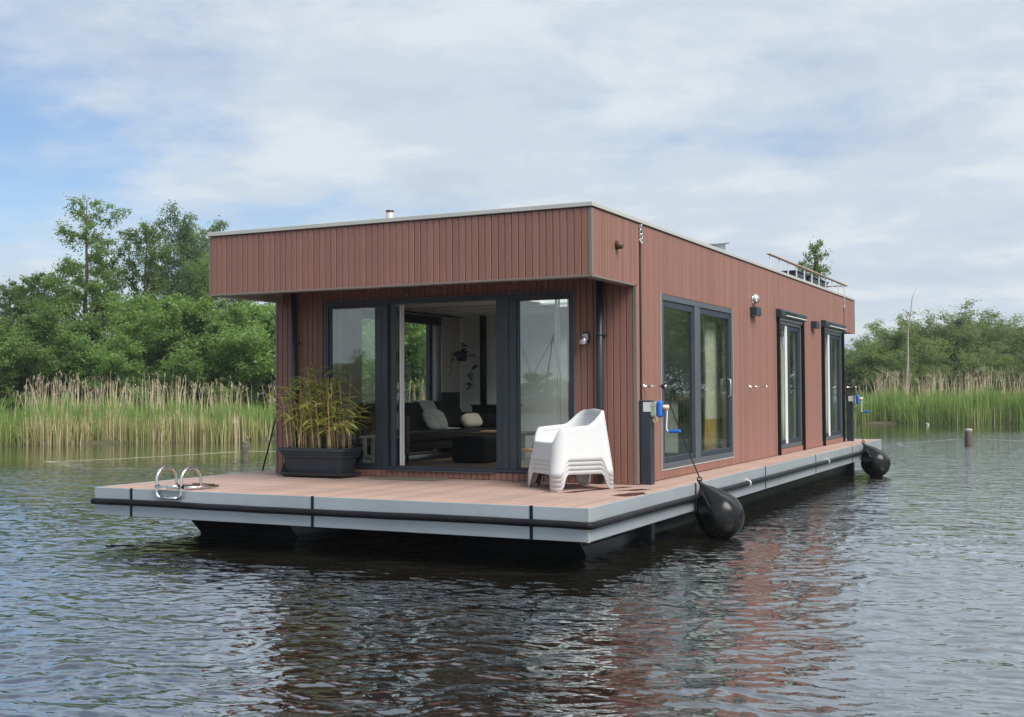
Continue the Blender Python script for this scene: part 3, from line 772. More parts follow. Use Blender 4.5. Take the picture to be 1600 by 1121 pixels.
# the open leaf, swung inwards, with its lever handle
ang = math.radians(114.5); hx, hy = -4.165, YW+0.085; lw = 0.86
def leaf_pt(u, w, z): return (hx+math.cos(ang)*u-math.sin(ang)*w, hy+math.sin(ang)*u+math.cos(ang)*w, z)
def leaf_box(mb, u0, u1, w0, w1, z0, z1):
    v = [leaf_pt(u, w, z) for z in (z0, z1) for (u, w) in ((u0, w0), (u1, w0), (u1, w1), (u0, w1))]
    mb.add(v, [(3,2,1,0), (4,5,6,7), (0,1,5,4), (1,2,6,5), (2,3,7,6), (3,0,4,7)])
lf = MB()
leaf_box(lf, 0, .09, -.035, .035, .155, 2.355); leaf_box(lf, lw-.09, lw, -.035, .035, .155, 2.355)
leaf_box(lf, .0905, lw-.0905, -.035, .035, 2.265, 2.355); leaf_box(lf, .0905, lw-.0905, -.035, .035, .155, .245)
dr = lf.build('door', 'anthracite', hb)
lp = MB(); leaf_box(lp, .085, lw-.085, -.004, .004, .24, 2.27); lp.build('pane', 'glass', dr)
hd = MB()
for z in (1.10, 1.24): leaf_box(hd, lw-.07, lw-.035, -.05, -.0355, z-.05, z+.05)
hd.tube([leaf_pt(lw-.052, -.05, 1.12), leaf_pt(lw-.052, -.085, 1.12), leaf_pt(lw-.16, -.088, 1.12)], .010, 8)
hd.build('handle', 'steel', dr)
es = MB(); es.box(-4.195, -4.180, YW+0.101, YW+0.115, 0.16, 2.36); es.build('screen_bar', 'white_alu', hb, fix=False)
es = MB(); es.box(-4.075, -4.042, YW+0.102, YW+0.125, 0.152, 2.36, 0.003); es.box(-4.032, -4.008, YW+0.102, YW+0.125, 0.152, 2.36, 0.003)
es.build('screen_bar', 'white_alu', hb, fix=False)

# right wall: the double window
def side_window(name, y0, y1, z0, z1, splits, outer='anthracite_light', w=0.075, x=XR):
    f = MB(); frame_rect(f, 'x', x-0.075, x+0.006, y0+0.004, y1-0.004, z0+0.004, z1-0.004, w)
    for (a, c) in splits: f.box(x-0.075, x+0.004, a, c, z0+w+0.0045, z1-w-0.0045, 0.004)
    return f.build(name, outer, hb, fix=False)
w1 = side_window('window', *WIN_1[:2], *WIN_1[2:], [(5.29, 5.43), (5.434, 5.53)])
for (a, c) in ((3.93, 5.288), (5.532, 7.14)):
    f = MB(); frame_rect(f, 'x', XR-0.065, XR-0.012, a, c, 0.208, 2.348, 0.085, wb=0.07)
    q = f.build('sash', 'anthracite', w1, fix=False)
    MB().box(XR-0.047, XR-0.035, a+0.08, c-0.08, 0.274, 2.27).build('pane', 'glass_side', w1, fix=False)
hh = MB(); hh.tube([(XR-0.012, 6.98, 1.34), (XR+0.03, 6.98, 1.32), (XR+0.035, 6.98, 1.20), (XR+0.03, 6.98, 1.08), (XR-0.012, 6.98, 1.06)], 0.008, 8)
hh.build('handle', 'galvanised', w1)
ti = MB()
ti.box(XR-0.003, XR+0.008, WIN_1[0]-0.010, WIN_1[0]+0.003, 0.115, 2.442); ti.box(XR-0.003, XR+0.008, WIN_1[1]-0.003, WIN_1[1]+0.010, 0.115, 2.442); ti.box(XR-0.003, XR+0.008, WIN_1[0]+0.0035, WIN_1[1]-0.0035, 0.115, 0.129)
ti.build('window_trim', 'alu_trim', hb, fix=False)
# two narrow french doors with roller shutter boxes and side rails down to the deck
for (y0, y1, z0, z1) in (D_1, D_2):
    d = side_window('french_door', y0+0.10, y1-0.10, z0, z1-0.10, [], 'anthracite_light', 0.07)
    f = MB(); a, c = y0+0.185, y1-0.185
    for (u, w) in ((a, (a+c)/2-0.002), ((a+c)/2+0.002, c)): frame_rect(f, 'x', XR-0.07, XR-0.016, u, w, z0+0.078, z1-0.178, 0.075)
    f.build('leaf_frame', 'anthracite', d, fix=False)
    p_ = MB(); p_.box(XR-0.045, XR-0.037, a+0.07, (a+c)/2-0.07, z0+0.15, z1-0.25); p_.box(XR-0.045, XR-0.037, (a+c)/2+0.07, c-0.07, z0+0.15, z1-0.25)
    p_.build('pane', 'glass_side', d, fix=False)
    e = MB(); e.box(XR-0.034, XR-0.012, a+0.50, a+0.66, z0+0.079, z1-0.179, 0.003); e.build('insect_screen', 'white_alu', d, fix=False)
    e = MB(); e.box(XR-0.0145, XR-0.001, a-0.03, a+0.02, z0+0.075, z1-0.175, 0.003); e.build('screen_rail', 'alu_trim', d, fix=False)
    e = MB(); e.box(XR-0.034, XR-0.010, a+0.36, a+0.44, z1-0.62, z1-0.40, 0.004); e.build('lock_case', 'galvanised', d, fix=False)
    sbx = MB(); sbx.prism([(XR+0.004, z1+0.085), (XR+0.085, z1+0.078), (XR+0.105, z1+0.055), (XR+0.105, z1-0.035), (XR+0.09, z1-0.052), (XR+0.004, z1-0.06)], 'y', y0-0.05, y1-0.02)
    s_ = sbx.build('shutter_box', 'anthracite', hb)
    MB().box(XR+0.106, XR+0.114, y0+0.30, y0+1.15, z1-0.01, z1+0.05, 0.003).build('solar_cell', 'oven_black', s_, fix=False)
    MB().box(XR+0.106, XR+0.114, y0+0.30, y1-0.06, z1-0.03, z1-0.013, 0.002).build('shutter_lip', 'white_alu', s_, fix=False)
    for yy in (y0, y1-0.05): MB().box(XR+0.001, XR+0.055, yy, yy+0.055, 0.003, z1-0.061, 0.003).build('shutter_rail', 'black_iron', hb, fix=False)
    MB().box(XR+0.006, XR+0.03, y0+0.06, y1-0.055, z1-0.10, z1-0.062).build('shutter_slat', 'alu_trim', hb, fix=False)
    MB().box(XR-0.019, XR+0.012, y0+0.057, y1-0.052, 0.006, z0-0.003, 0.003).build('door_step', 'cladding', hb, fix=False)
# left living room window
lw_ = side_window('window', *WIN_L[:2], *WIN_L[2:], [(5.90, 5.98)], 'anthracite', 0.07, XL+0.09)
MB().box(XL+0.05, XL+0.06, WIN_L[0]+0.07, WIN_L[1]-0.07, 0.19, 2.35).build('pane', 'glass', lw_, fix=False)
MB().box(XL+TH+0.002, XL+TH+0.11, WIN_L[0]-0.05, WIN_L[1]+0.03, 2.33, 2.47, 0.01).build('blind_cassette', 'black_iron', hb, fix=False)
# chrome fender bars on flanges, straight out from the wall
for y in (3.20, 8.20, 16.12):
    br = MB(); br.lathe([(0.0, 0), (0.034, 0.0), (0.034, 0.008), (0.012, 0.012), (0.012, 0.07), (0.02, 0.08), (0.02, 0.10), (0.010, 0.11), (0.010, 0.26), (0.017, 0.262), (0.017, 0.29), (0.0, 0.292)], (XR+0.0005, y, 1.215), (1, 0, 0), 14)
    br.build('fender_bar', 'chrome', hb)
# roof: chimney pipe, metal box
ch = MB(); ch.lathe([(0.05, 0), (0.05, 0.40), (0.0, 0.40)], (-4.2, 3.0, 3.262), n=16); ch2 = ch.build('vent_pipe', 'alu_trim', hb)
MB().lathe([(0.056, 0), (0.056, 0.022), (0.0, 0.03)], (-4.2, 3.0, 3.645), n=16).build('vent_cap', 'brown_wood', ch2)
vb = MB(); vb.prism([(7.62, 3.262), (8.36, 3.262), (8.36, 3.60), (7.62, 3.49)], 'x', -1.45, -1.0); v2 = vb.build('roof_vent', 'galvanised', hb)
vb = MB(); vb.prism([(7.58, 3.502), (7.58, 3.487), (8.40, 3.608), (8.40, 3.625)], 'x', -1.5, -0.95); vb.build('vent_lid', 'anthracite_light', v2)
# roof railing
rl = MB(); rl.box(-0.66, -0.585, 9.72, 16.95, 3.545, 3.568, 0.005); rl.build('handrail', 'pink_wood', hb, fix=False)
for i in range(11):
    y = 9.82+i*0.682; pb = MB(); pb.box(-0.632, -0.612, y-0.012, y+0.012, ZT, 3.545); pb.box(-0.65, -0.594, y-0.03, y+0.03, ZT+.0005, ZT+0.008)
    pb.build('railing_post', 'white_alu', hb, fix=False)
for y in (16.9,): MB().box(-1.9, -0.701, y-0.05, y+0.05, 3.546, 3.569, 0.004).build('handrail', 'pink_wood', hb, fix=False)
# spud poles
for (y, zt) in ((3.005, 1.03), (16.42, 1.05)):
    p_ = MB(); p_.box(XR+0.012, XR+0.155, y, y+0.125, -1.6, zt, 0.006); p_.build('spud_pole', 'anthracite', hb, fix=False)
    MB().box(XR+0.006, XR+0.161, y-0.004, y+0.129, zt+0.0005, zt+0.012, 0.003).build('pole_cap', 'anthracite_light', hb, fix=False)

# ------------------------------------------------------------------ things on and around the deck
# winches strapped to the poles
def winch(y, label):
    w = thing('boat_winch', label, 'winch', (XR+0.16, y+0.06, 0.95), 'winches on the spud poles')
    x = XR+0.157
    b_ = MB(); b_.box(x+0.065, x+0.135, y+0.005, y+0.115, 0.83, 1.035, 0.022); b_.build('winch_housing', 'blue_plastic', w, fix=False)
    s_ = MB(); s_.box(x+0.002, x+0.062, y-0.01, y+0.045, 0.84, 1.02, 0.004); s_.build('webbing_drum', 'strap_green', w, fix=False)
    s_ = MB(); s_.box(x-0.10, x+0.003, y-0.008, y-0.0045, 0.90, 1.02); s_.build('sticker', 'sticker_white', w, fix=False)
    for z in (0.86, 0.97): MB().box(x+0.001, x+0.066, y-0.014, y-0.0105, z, z+0.022).build('bracket', 'galvanised', w, fix=False)
    k = MB(); k.lathe([(0, 0), (0.028, 0), (0.03, 0.01), (0.03, 0.07), (0.0, 0.075)], (x+0.136, y+0.06, 0.955), (1, 0, 0), 14); k.build('axle_knob', 'kraft_knob', w)
    c = MB(); c.tube([(x+0.185, y+0.06, 0.965), (x+0.19, y+0.06, 0.93), (x+0.178, y+0.058, 0.70), (x+0.19, y+0.055, 0.665), (x+0.22, y+0.05, 0.66)], 0.009, 8); c.build('crank_arm', 'white_alu', w)
    h = MB(); pr = [(0.0, 0)]
    for i in range(9): pr += [(0.024, 0.004+i*0.017), (0.021, 0.012+i*0.017)]
    pr.append((0, 0.16)); h.lathe(pr, (x+0.215, y+0.05, 0.66), (1, -0.1, 0), 14); h.build('crank_handle', 'blue_plastic', w)
    r = MB(); r.tube([(x+0.03, y+0.02, 0.84), (x+0.02, y+0.01, 0.79), (x+0.045, y, 0.765), (x+0.075, y+0.01, 0.79), (x+0.07, y+0.02, 0.84)], 0.007, 6); r.build('webbing_loop', 'strap_green', w)
winch(3.005, 'blue hand winch with crank on the dark pole at the near house corner')
winch(16.42, 'small blue hand winch on the far dark pole at the stern end')

# fenders
def fender(y, label):
    t = thing('ball_fender', label, 'fender', (0.30, y, WZ), 'black teardrop fenders hanging over the deck edge')
    tip = Vector((0.045, y-0.02, 0.035)); ctr = Vector((0.305, y, -0.395)); ax = (ctr-tip); L = ax.length; ax.normalize()
    R = 0.295; pr = [(0.0, -0.012), (0.020, -0.01), (0.024, 0.02), (0.026, 0.05), (0.045, 0.08)]
    h0, hc = 0.08, L
    al = math.acos(R/ (hc-h0)) if hc-h0 > R else 0.4
    for i in range(1, 9):
        u = i/9; hh_ = h0+(hc-R*math.cos(al)-h0)*u; rr = 0.045+(R*math.sin(al)-0.045)*u; pr.append((rr+0.012*math.sin(PI*u), hh_))
    for i in range(15): w = al+(PI-al)*i/14; pr.append((max(R*math.sin(w), 0.0001 if i < 14 else 0), hc-R*math.cos(w)))
    m_ = MB(); m_.lathe(pr, tip, ax, 40)
    # soft creases running down from the neck, flat where it presses the deck edge
    rg_ = random.Random(int(y)); nv = []
    a1 = ax.cross(Vector((0, 0, 1))).normalized(); b1 = ax.cross(a1)
    for q in m_.v:
        q = Vector(q); d = q-tip; h = d.dot(ax); rad = d-ax*h; r_ = rad.length
        if r_ > 1e-4:
            w = math.atan2(rad.dot(b1), rad.dot(a1)); f = max(0, min(1, (0.62-h)/0.35))*min(1, h/0.15)
            rad *= 1+f*(0.10*math.cos(3*w+1.0)+0.05*math.cos(7*w)); q = tip+ax*h+rad
        q.x = max(q.x, 0.012 if q.z > -0.36 else -0.02)
        nv.append(tuple(q))
    m_.v = nv
    m_.build('fender_body', 'fender_black', t)
    MB().tube([(0.05+0.03*math.cos(w), y-0.02, 0.05+0.03*math.sin(w)) for w in np.linspace(0, 2*PI, 12)[:-1]], 0.008, 6, closed=True).build('eyelet', 'black_rope', t)
    return t
fender(3.47, 'large black teardrop fender at the near side, below the blue winch')
fender(14.95, 'distant black teardrop fender at the stern end of the right side')
def rope(name, pts, r, label, m_='black_rope', cat='rope', n=6):
    o = MB().tube(pts, r, n).build(name, m_, None); tag(o, label, cat); return o
def rope2(p, q, sag=0.03, n=9):
    p, q = Vector(p), Vector(q); return [p.lerp(q, i/(n-1))+Vector((0, 0, -sag*math.sin(PI*i/(n-1)))) for i in range(n)]
for (y, yf, lab) in ((3.20, 3.45, 'black rope from the chrome bar by the big window down to the near fender'), (16.12, 14.93, 'thin black rope from the far wall bar down to the stern fender')):
    mb = MB(); mb.tube(rope2((XR+0.25, y, 1.215), (0.05, yf, 0.075), 0.02), 0.0085, 6)
    for k in range(3): mb.tube([(XR+0.235+k*0.012, y+0.018*math.cos(w), 1.215+0.018*math.sin(w)) for w in np.linspace(0, 2*PI, 10)[:-1]], 0.008, 6, closed=True)
    mb.tube([(XR+0.24, y+0.01, 1.21), (XR+0.235, y+0.02, 1.05), (XR+0.24, y+0.015, 0.86)], 0.0075, 6)
    o = mb.build('rope', 'black_rope', None); tag(o, lab, 'rope', 'fender ropes on the right wall')
rope('rope', rope2((XL-0.02, 3.05, 1.0), (-6.59, 3.25, 0.01), 0.0), 0.012, 'taut black rope running down from the left house wall to the deck edge')

# wall lamps
def tagmb(mb, name, m_, label, cat, group=None, fix=True): return tag(mb.build(name, m_, None, fix), label, cat, group)
t = thing('wall_lamp', 'small square lamp box on the front wall beside the right downpipe', 'wall lamp', (-1.241, YW-0.06, 1.83), 'lamps on the house walls')
q = MB(); q.box(-1.30, -1.20, YW-0.02, YW-0.001, 1.76, 1.90, 0.004); q.build('back_plate', 'anthracite', t, fix=False)
q = MB(); q.lathe([(0.0, 0.10), (0.035, 0.10), (0.06, 0.0), (0.0, 0.0)], (-1.262, YW-0.07, 1.745), (0, 0, 1), 16); q.build('lamp_shade', 'galvanised', t)
q = MB(); q.box(-1.285, -1.215, YW-0.055, YW-0.0205, 1.80, 1.88, 0.006); q.build('lamp_glass', 'white_plastic', t, fix=False)
for (y, z, lab) in ((8.42, 2.46, 'dark square wall lamp under the chrome dome between big window and doors'), (13.02, 2.46, 'dark square wall lamp between the two narrow glass doors')):
    t = thing('wall_lamp', lab, 'wall lamp', (XR+0.05, y, z-0.07), 'lamps on the house walls')
    q = MB(); q.box(XR+0.001, XR+0.115, y-0.15, y+0.15, z-0.07, z+0.07, 0.005); q.build('lamp_body', 'anthracite', t, fix=False)
    q = MB(); q.box(XR+0.02, XR+0.10, y-0.13, y+0.13, z-0.078, z-0.0705); q.build('lamp_glass', 'white_plastic', t, fix=False)
t = thing('dome_lamp', 'round chrome dome lamp high on the right wall above a dark box lamp', 'wall lamp', (XR, 8.50, 2.66), 'lamps on the house walls')
q = MB(); q.lathe([(0.0, 0), (0.095, 0.0), (0.098, 0.014), (0.0, 0.016)], (XR+0.001, 8.50, 2.66), (1, 0, 0), 24); q.build('back_plate', 'chrome', t)
q = MB(); q.lathe([(0.09, 0.016), (0.088, 0.04), (0.076, 0.068), (0.05, 0.09), (0.02, 0.10), (0.0, 0.101)], (XR+0.001, 8.50, 2.67), (1, 0, 0.3), 24); q.build('dome', 'chrome', t)
t = thing('overhang_spotlight', 'small dark brown round spotlight on the side of the overhang', 'spotlight', (XR, 2.28, 2.89), 'lamps on the house walls')
q = MB(); q.lathe([(0, 0), (0.045, 0), (0.047, 0.03), (0.04, 0.075), (0.0, 0.085)], (XR+0.001, 2.28, 2.89), (1, 0, -0.1), 16); q.build('lamp_body', 'brown_wood', t)
q = MB(); q.lathe([(0, 0), (0.055, 0), (0.055, 0.008), (0, 0.009)], (XR+0.0005, 2.28, 2.89), (1, 0, 0), 16); q.build('back_plate', 'black_iron', t)

# swim ladder folded up on the deck edge
t = thing('swim_ladder', 'polished steel swim ladder folded up on the front deck edge', 'ladder', (-5.37, 0.25, 0.0))
for x in (-5.56, -5.18):
    pts = [(x, 0.30, 0.0), (x, 0.30, 0.08)]
    for k in range(0, 13): w = PI*k/12; pts.append((x, 0.133+0.167*math.cos(w), 0.135+0.135*math.sin(w)))
    pts += [(x, -0.035, 0.04), (x, -0.037, -0.03)]
    pts += [(x+(0.02 if x < -5.4 else -0.02), -0.04, -0.07), (x+(0.06 if x < -5.4 else -0.06), -0.04, -0.085)]
    MB().tube(pts, 0.018, 10).build('handrail', 'steel', t)
    q = MB(); q.lathe([(0, 0), (0.035, 0), (0.035, 0.008), (0, 0.009)], (x, 0.30, 0.0005), (0, 0, 1), 14); q.build('foot_flange', 'steel', t)
    q = MB(); q.lathe([(0, -0.02), (0.022, -0.02), (0.022, 0.02), (0, 0.02)], (x, -0.03, 0.05), (1, 0, 0), 12); q.build('hinge', 'black_rubber', t)
MB().tube([(-5.50, -0.04, -0.085), (-5.24, -0.04, -0.085)], 0.019, 10).build('rung', 'steel', t)
q = MB(); q.box(-5.545, -5.215, -0.06, 0.0, 0.030, 0.055, 0.006); q.build('step', 'steel', t, fix=False)
for (y, x1) in ((0.42, -5.0), (0.75, -4.92)):
    pass
q = MB(); q.tube([(-5.18, 0.06, 0.035), (-5.08, 0.50, 0.03)], 0.017, 8); q.build('lower_rail', 'steel', t)
q = MB(); q.tube([(-5.50, 0.06, 0.035), (-5.38, 0.50, 0.03)], 0.017, 8); q.build('lower_rail', 'steel', t)
for s in (0.25, 0.75): MB().box(-5.47+0.10*s, -5.14+0.07*s, 0.06+s*0.44, 0.12+s*0.44, 0.045, 0.06, 0.004).build('step', 'brown_wood', t, fix=False)

# planter + bamboo
PX0, PX1, PY0, PY1 = -5.62, -4.53, 2.32, 2.86
t = thing('planter_trough', 'dark grey plastic trough planter on the porch by the left window', 'planter', ((PX0+PX1)/2, (PY0+PY1)/2, 0))
def trough(mb, rows):
    """rows of (inset, z); rounded rectangle rings joined up"""
    vv = []; n = 0
    for ins, z in rows:
        x0, x1, y0_, y1_ = PX0+ins, PX1-ins, PY0+ins, PY1-ins; r = 0.045; ring = []
        for (cx, cy, w0) in ((x1-r, y1_-r, 0), (x0+r, y1_-r, PI/2), (x0+r, y0_+r, PI), (x1-r, y0_+r, 1.5*PI)):
            for k in range(5): w = w0+PI/2*k/4; ring.append((cx+r*math.cos(w), cy+r*math.sin(w), z))
        n = len(ring); vv += ring
    f = [(i*n+j, i*n+(j+1) % n, (i+1)*n+(j+1) % n, (i+1)*n+j) for i in range(len(rows)-1) for j in range(n)]
    f.append(tuple(range(n))[::-1]); f.append(tuple((len(rows)-1)*n+j for j in range(n)))
    mb.add(vv, f, False)
q = MB(); trough(q, [(0.12, 0.045), (0.105, 0.055), (0.060, 0.265), (0.045, 0.272), (0.043, 0.305), (0.028, 0.312), (0.024, 0.352), (-0.002, 0.360), (0.0, 0.372), (0.0, 0.398), (0.004, 0.404), (0.035, 0.404), (0.040, 0.398), (0.045, 0.36)])
q.build('trough', 'planter_plastic', t)
q = MB(); trough(q, [(0.10, 0.002), (0.07, 0.010), (0.035, 0.030), (0.015, 0.052), (0.015, 0.062), (0.035, 0.062), (0.09, 0.048)]); q.build('saucer', 'planter_plastic', t)
q = MB(); q.prism([(2.50, 0.02), (2.72, 0.02), (2.72, 0.20), (2.64, 0.24), (2.56, 0.14)], 'x', -5.69, -5.60); q.build('clip_bracket', 'black_rubber', t)
t = thing('bamboo_plant', 'yellow green bamboo with tan canes growing in the grey trough', 'plant', (-5.1, 2.6, 0.36))
q = MB(); q.box(PX0+0.05, PX1-0.05, PY0+0.05, PY1-0.05, 0.355, 0.375); q.build('soil', 'soil', t, fix=False)
rb = random.Random(11)
canes = MB(); lv, lf_ = [], []
def leaf(p, d, L, W, droop):
    d = Vector(d).normalized(); s = d.cross(Vector((0, 0, 1)))
    if s.length < 0.05: s = Vector((1, 0, 0))
    s.normalize(); s = (s+Vector((rb.uniform(-.5, .5), rb.uniform(-.5, .5), rb.uniform(-.6, .6)))).normalized()*W/2
    p = Vector(p); a = p+d*L*0.35+Vector((0, 0, -droop*0.12*L)); b2 = p+d*L*0.72+Vector((0, 0, -droop*0.5*L)); e = p+d*L+Vector((0, 0, -droop*L))
    n = len(lv); lv.extend([p, a+s, a-s, b2+s*0.8, b2-s*0.8, e])
    lf_.extend([(n, n+1, n+2), (n+1, n+3, n+4, n+2), (n+3, n+5, n+4)])
for i in range(58):
    x0 = rb.choice([rb.uniform(PX0+0.16, PX1-0.16), rb.gauss(-5.35, 0.12), rb.gauss(-4.90, 0.12)]); x0 = min(max(x0, PX0+0.1), PX1-0.1); y0_ = rb.uniform(PY0+0.1, PY1-0.1)
    H = rb.uniform(0.45, 0.95) if rb.random() < 0.7 else rb.uniform(0.85, 1.16)
    lx, ly = rb.gauss(-0.02, 0.10), rb.gauss(-0.02, 0.07); pts = []
    for k in range(7): u = k/6; pts.append((x0+lx*u**1.6, y0_+ly*u**1.6, 0.37+H*u))
    canes.tube(pts, [0.0095*(1-0.55*k/6) for k in range(7)], 6)
    for k in range(rb.randint(6, 10)):
        u = min(1, rb.uniform(0.30, 1.05)); p = Vector((x0+lx*u**1.6, y0_+ly*u**1.6, 0.37+H*u))
        w = rb.uniform(0, 2*PI); bl = rb.uniform(0.06, 0.24)
        tipp = p+Vector((math.cos(w)*bl, math.sin(w)*bl*0.7, rb.uniform(0.02, 0.13)))
        if bl > 0.10: canes.tube([p, p.lerp(tipp, 0.5)+Vector((0, 0, 0.015)), tipp], 0.0028, 4)
        for j in range(rb.randint(2, 4)):
            w2 = w+rb.gauss(0, 0.7); leaf(p.lerp(tipp, rb.uniform(0.5, 1)), (math.cos(w2), math.sin(w2), rb.uniform(-0.35, 0.65)), rb.uniform(0.11, 0.22), rb.uniform(0.021, 0.036), rb.uniform(0.1, 0.5))
    if rb.random() < 0.8:      # dry sheaths low on the canes
        for j in range(3): leaf((x0, y0_, 0.38+rb.uniform(0, 0.25)), (rb.gauss(0, .5), rb.gauss(0, .5), rb.uniform(-.3, 1)), rb.uniform(0.05, 0.12), 0.012, 0.2)
o = canes.build('canes', 'cane', t); o['kind'] = 'stuff'
q = MB(); q.add(lv, lf_, False); o = q.build('foliage', 'leaf_bamboo', t, fix=False); o['kind'] = 'stuff'

# door mat
q = MB(); rows_ = []
q.box(-4.20, -3.22, 2.46, 2.88, 0.0015, 0.016, 0.004); tagmb(q, 'door_mat', 'mat_fibre', 'worn greyish doormat on the deck before the open door', 'doormat', fix=False)

# wet patches on the boards by the chairs
def blob(name, pts, label, seed):
    rg_ = random.Random(seed); mb = MB(); c = Vector((sum(p[0] for p in pts)/len(pts), sum(p[1] for p in pts)/len(pts), 0)); ring = []
    n = len(pts)
    for i in range(n):
        for k in range(5):
            a, b2 = Vector((*pts[i], 0)), Vector((*pts[(i+1) % n], 0)); q = a.lerp(b2, k/5); ring.append(q+(q-c)*rg_.uniform(-0.18, 0.10))
    k = len(ring)
    v = [(q.x, q.y, 0.0012) for q in ring]+[(q.x+(q.x-c.x)*-0.06, q.y+(q.y-c.y)*-0.06, 0.0030) for q in ring]+[(c.x, c.y, 0.0032)]
    mb.add(v, [(i, (i+1) % k, k+(i+1) % k, k+i) for i in range(k)]+[(k+i, k+(i+1) % k, 2*k) for i in range(k)], True)
    o = mb.build(name, 'wet_wood', None); tag(o, label, 'puddle', 'wet patches on the deck by the chairs')
blob('wet_patch', [(-1.02, 1.50), (-0.88, 1.56), (-0.78, 1.95), (-0.62, 2.35), (-0.50, 2.60), (-0.62, 2.66), (-0.78, 2.3), (-0.90, 1.9)], 'long dark wet streak on the boards under the white chairs', 1)
blob('wet_patch', [(-0.52, 2.02), (-0.30, 2.12), (-0.20, 2.42), (-0.34, 2.40)], 'short dark wet streak just right of the nearest chair leg', 2)
blob('wet_patch', [(-0.36, 1.42), (-0.10, 1.38), (-0.05, 1.75), (-0.14, 2.0), (-0.28, 1.78)], 'dark wet patch at the right deck edge near the corner', 3)
blob('wet_patch', [(-1.22, 1.52), (-1.05, 1.56), (-1.08, 1.66), (-1.2, 1.62)], 'tiny dark wet spot left of the long wet streak', 4)

# kamado barbecue behind the chairs
t = thing('barbecue', 'black egg shaped barbecue with a wooden handle behind the white chairs', 'barbecue', (-1.70, 2.68, 0))
q = MB(); q.lathe([(0, 0.17), (0.10, 0.18), (0.16, 0.27), (0.185, 0.38), (0.185, 0.415)], (-1.70, 2.70, 0), n=28); q.build('bowl', 'black_iron', t)
q = MB(); q.lathe([(0.19, 0.42), (0.188, 0.45), (0.16, 0.54), (0.10, 0.60), (0.05, 0.615), (0.045, 0.65), (0.0, 0.655)], (-1.70, 2.70, 0), n=28); q.build('lid', 'black_iron', t)
q = MB(); q.tube([(-1.96, 2.56, 0.43), (-1.70, 2.45, 0.43)], 0.022, 10); q.build('handle', 'light_wood', t)
for w in (0.6, 2.6, 4.7): MB().tube([(-1.70+0.10*math.cos(w), 2.70+0.10*math.sin(w), 0.25), (-1.70+0.23*math.cos(w), 2.70+0.23*math.sin(w), 0.0)], 0.014, 6).build('leg', 'black_iron', t)

# stacked white plastic armchairs
def chair_mesh():
    N = 112; per = []
    def rr_pt(u, a, b, r):
        """point at perimeter fraction u of a rounded rectangle, half sizes a (front-back, x) and b (sideways, y); u=0 mid front"""
        segs = [('l', b-r), ('c', r*PI/2), ('l', 2*(a-r)), ('c', r*PI/2), ('l', 2*(b-r)), ('c', r*PI/2), ('l', 2*(a-r)), ('c', r*PI/2), ('l', b-r)]
        tot = sum(s_[1] for s_ in segs); d = u*tot; p = Vector((a, 0)); di = Vector((0, 1))
        for kind, L in segs:
            if d <= L+1e-9:
                if kind == 'l': return p+di*d
                w = d/r; nrm = Vector((-di.y, di.x)); c = p+nrm*r
                return c+(-nrm)*r*math.cos(w)+di*r*math.sin(w)
            d -= L
            if kind == 'l': p = p+di*L
            else:
                nrm = Vector((-di.y, di.x)); p = p+nrm*r+di*r; di = nrm
        return p
    def half(z):       # tapering body
        k = z/0.79
        return 0.42-0.10*k, 0.405-0.10*k, 0.115
    def ss(x): x = min(1, max(0, x)); return x*x*(3-2*x)
    U = [(i+0.5)/N for i in range(N)]
    def top(u):        # rim height
        v = min(u, 1-u)*2          # 0 front mid .. 1 back mid
        arm0 = 0.20                # where the arm starts (front corner ~0.235)
        h = 0.415
        if v < 0.17: return 0.405
        if v < 0.27: return 0.405+(0.575-0.405)*ss((v-0.17)/0.10)
        if v < 0.52: return 0.575+0.02*ss((v-0.27)/0.25)
        if v < 0.80: return 0.595+(0.775-0.595)*ss((v-0.52)/0.28)
        return 0.775+0.015*ss((v-0.80)/0.2)
    def bot(u):        # arches between the four feet
        v = (u*4+0.5) % 1.0        # 0.5 = mid of a side, 0/1 = corner
        d = abs(v-0.5)*2           # 0 mid side .. 1 corner
        return 0.185*(1-ss((d-0.64)/0.16))
    rows = []
    nz = 12
    def P(u, z, ins, back=0.0):
        a, b_, r = half(z); a -= ins; b_ -= ins; r = max(0.03, r-ins*0.3)
        q = rr_pt(u, a, b_, r)
        # lean: the back rises steeply, the front slopes back
        lean = -0.02*(z/0.79)
        return (q.x+lean, q.y, z)
    for k in range(nz): rows.append([P(u, bot(u)+(top(u)-0.012-bot(u))*(k/(nz-1))**0.9, 0.0) for u in U])
    rows.append([P(u, top(u)-0.003, 0.006) for u in U]); rows.append([P(u, top(u), 0.018) for u in U]); rows.append([P(u, top(u)-0.004, 0.031) for u in U])
    for k in range(1, 7):
        s_ = k/6; rows.append([P(u, (top(u)-0.012)*(1-s_)+s_*(0.372-0.02*min(u, 1-u)*2), 0.036+0.045*s_**2) for u in U])
    last = rows[-1]; cx = sum(p[0] for p in last)/N
    for sc in (0.93, 0.80, 0.55, 0.25):
        rows.append([(cx+(p[0]-cx)*sc, p[1]*sc, p[2]-0.028*(1-sc)*1.3) for p in last])
    v = [p for r_ in rows for p in r_]
    f = [(i*N+j, i*N+(j+1) % N, (i+1)*N+(j+1) % N, (i+1)*N+j) for i in range(len(rows)-1) for j in range(N)]
    f.append(tuple((len(rows)-1)*N+j for j in range(N)))
    mb = MB(); mb.add(v, f, True)
    o = mb.build('chair_shell', 'white_plastic', None, solid=0.012)
    return o
seat0 = chair_mesh()
CH = [('lowest', 'lowest white plastic armchair of the stack, its four feet on the deck'), ('second', 'second white armchair from the bottom of the stack'),
      ('third', 'third white armchair from the bottom, just under the top chair'), ('top', 'topmost white plastic armchair of the stack, its seat and back fully visible')]
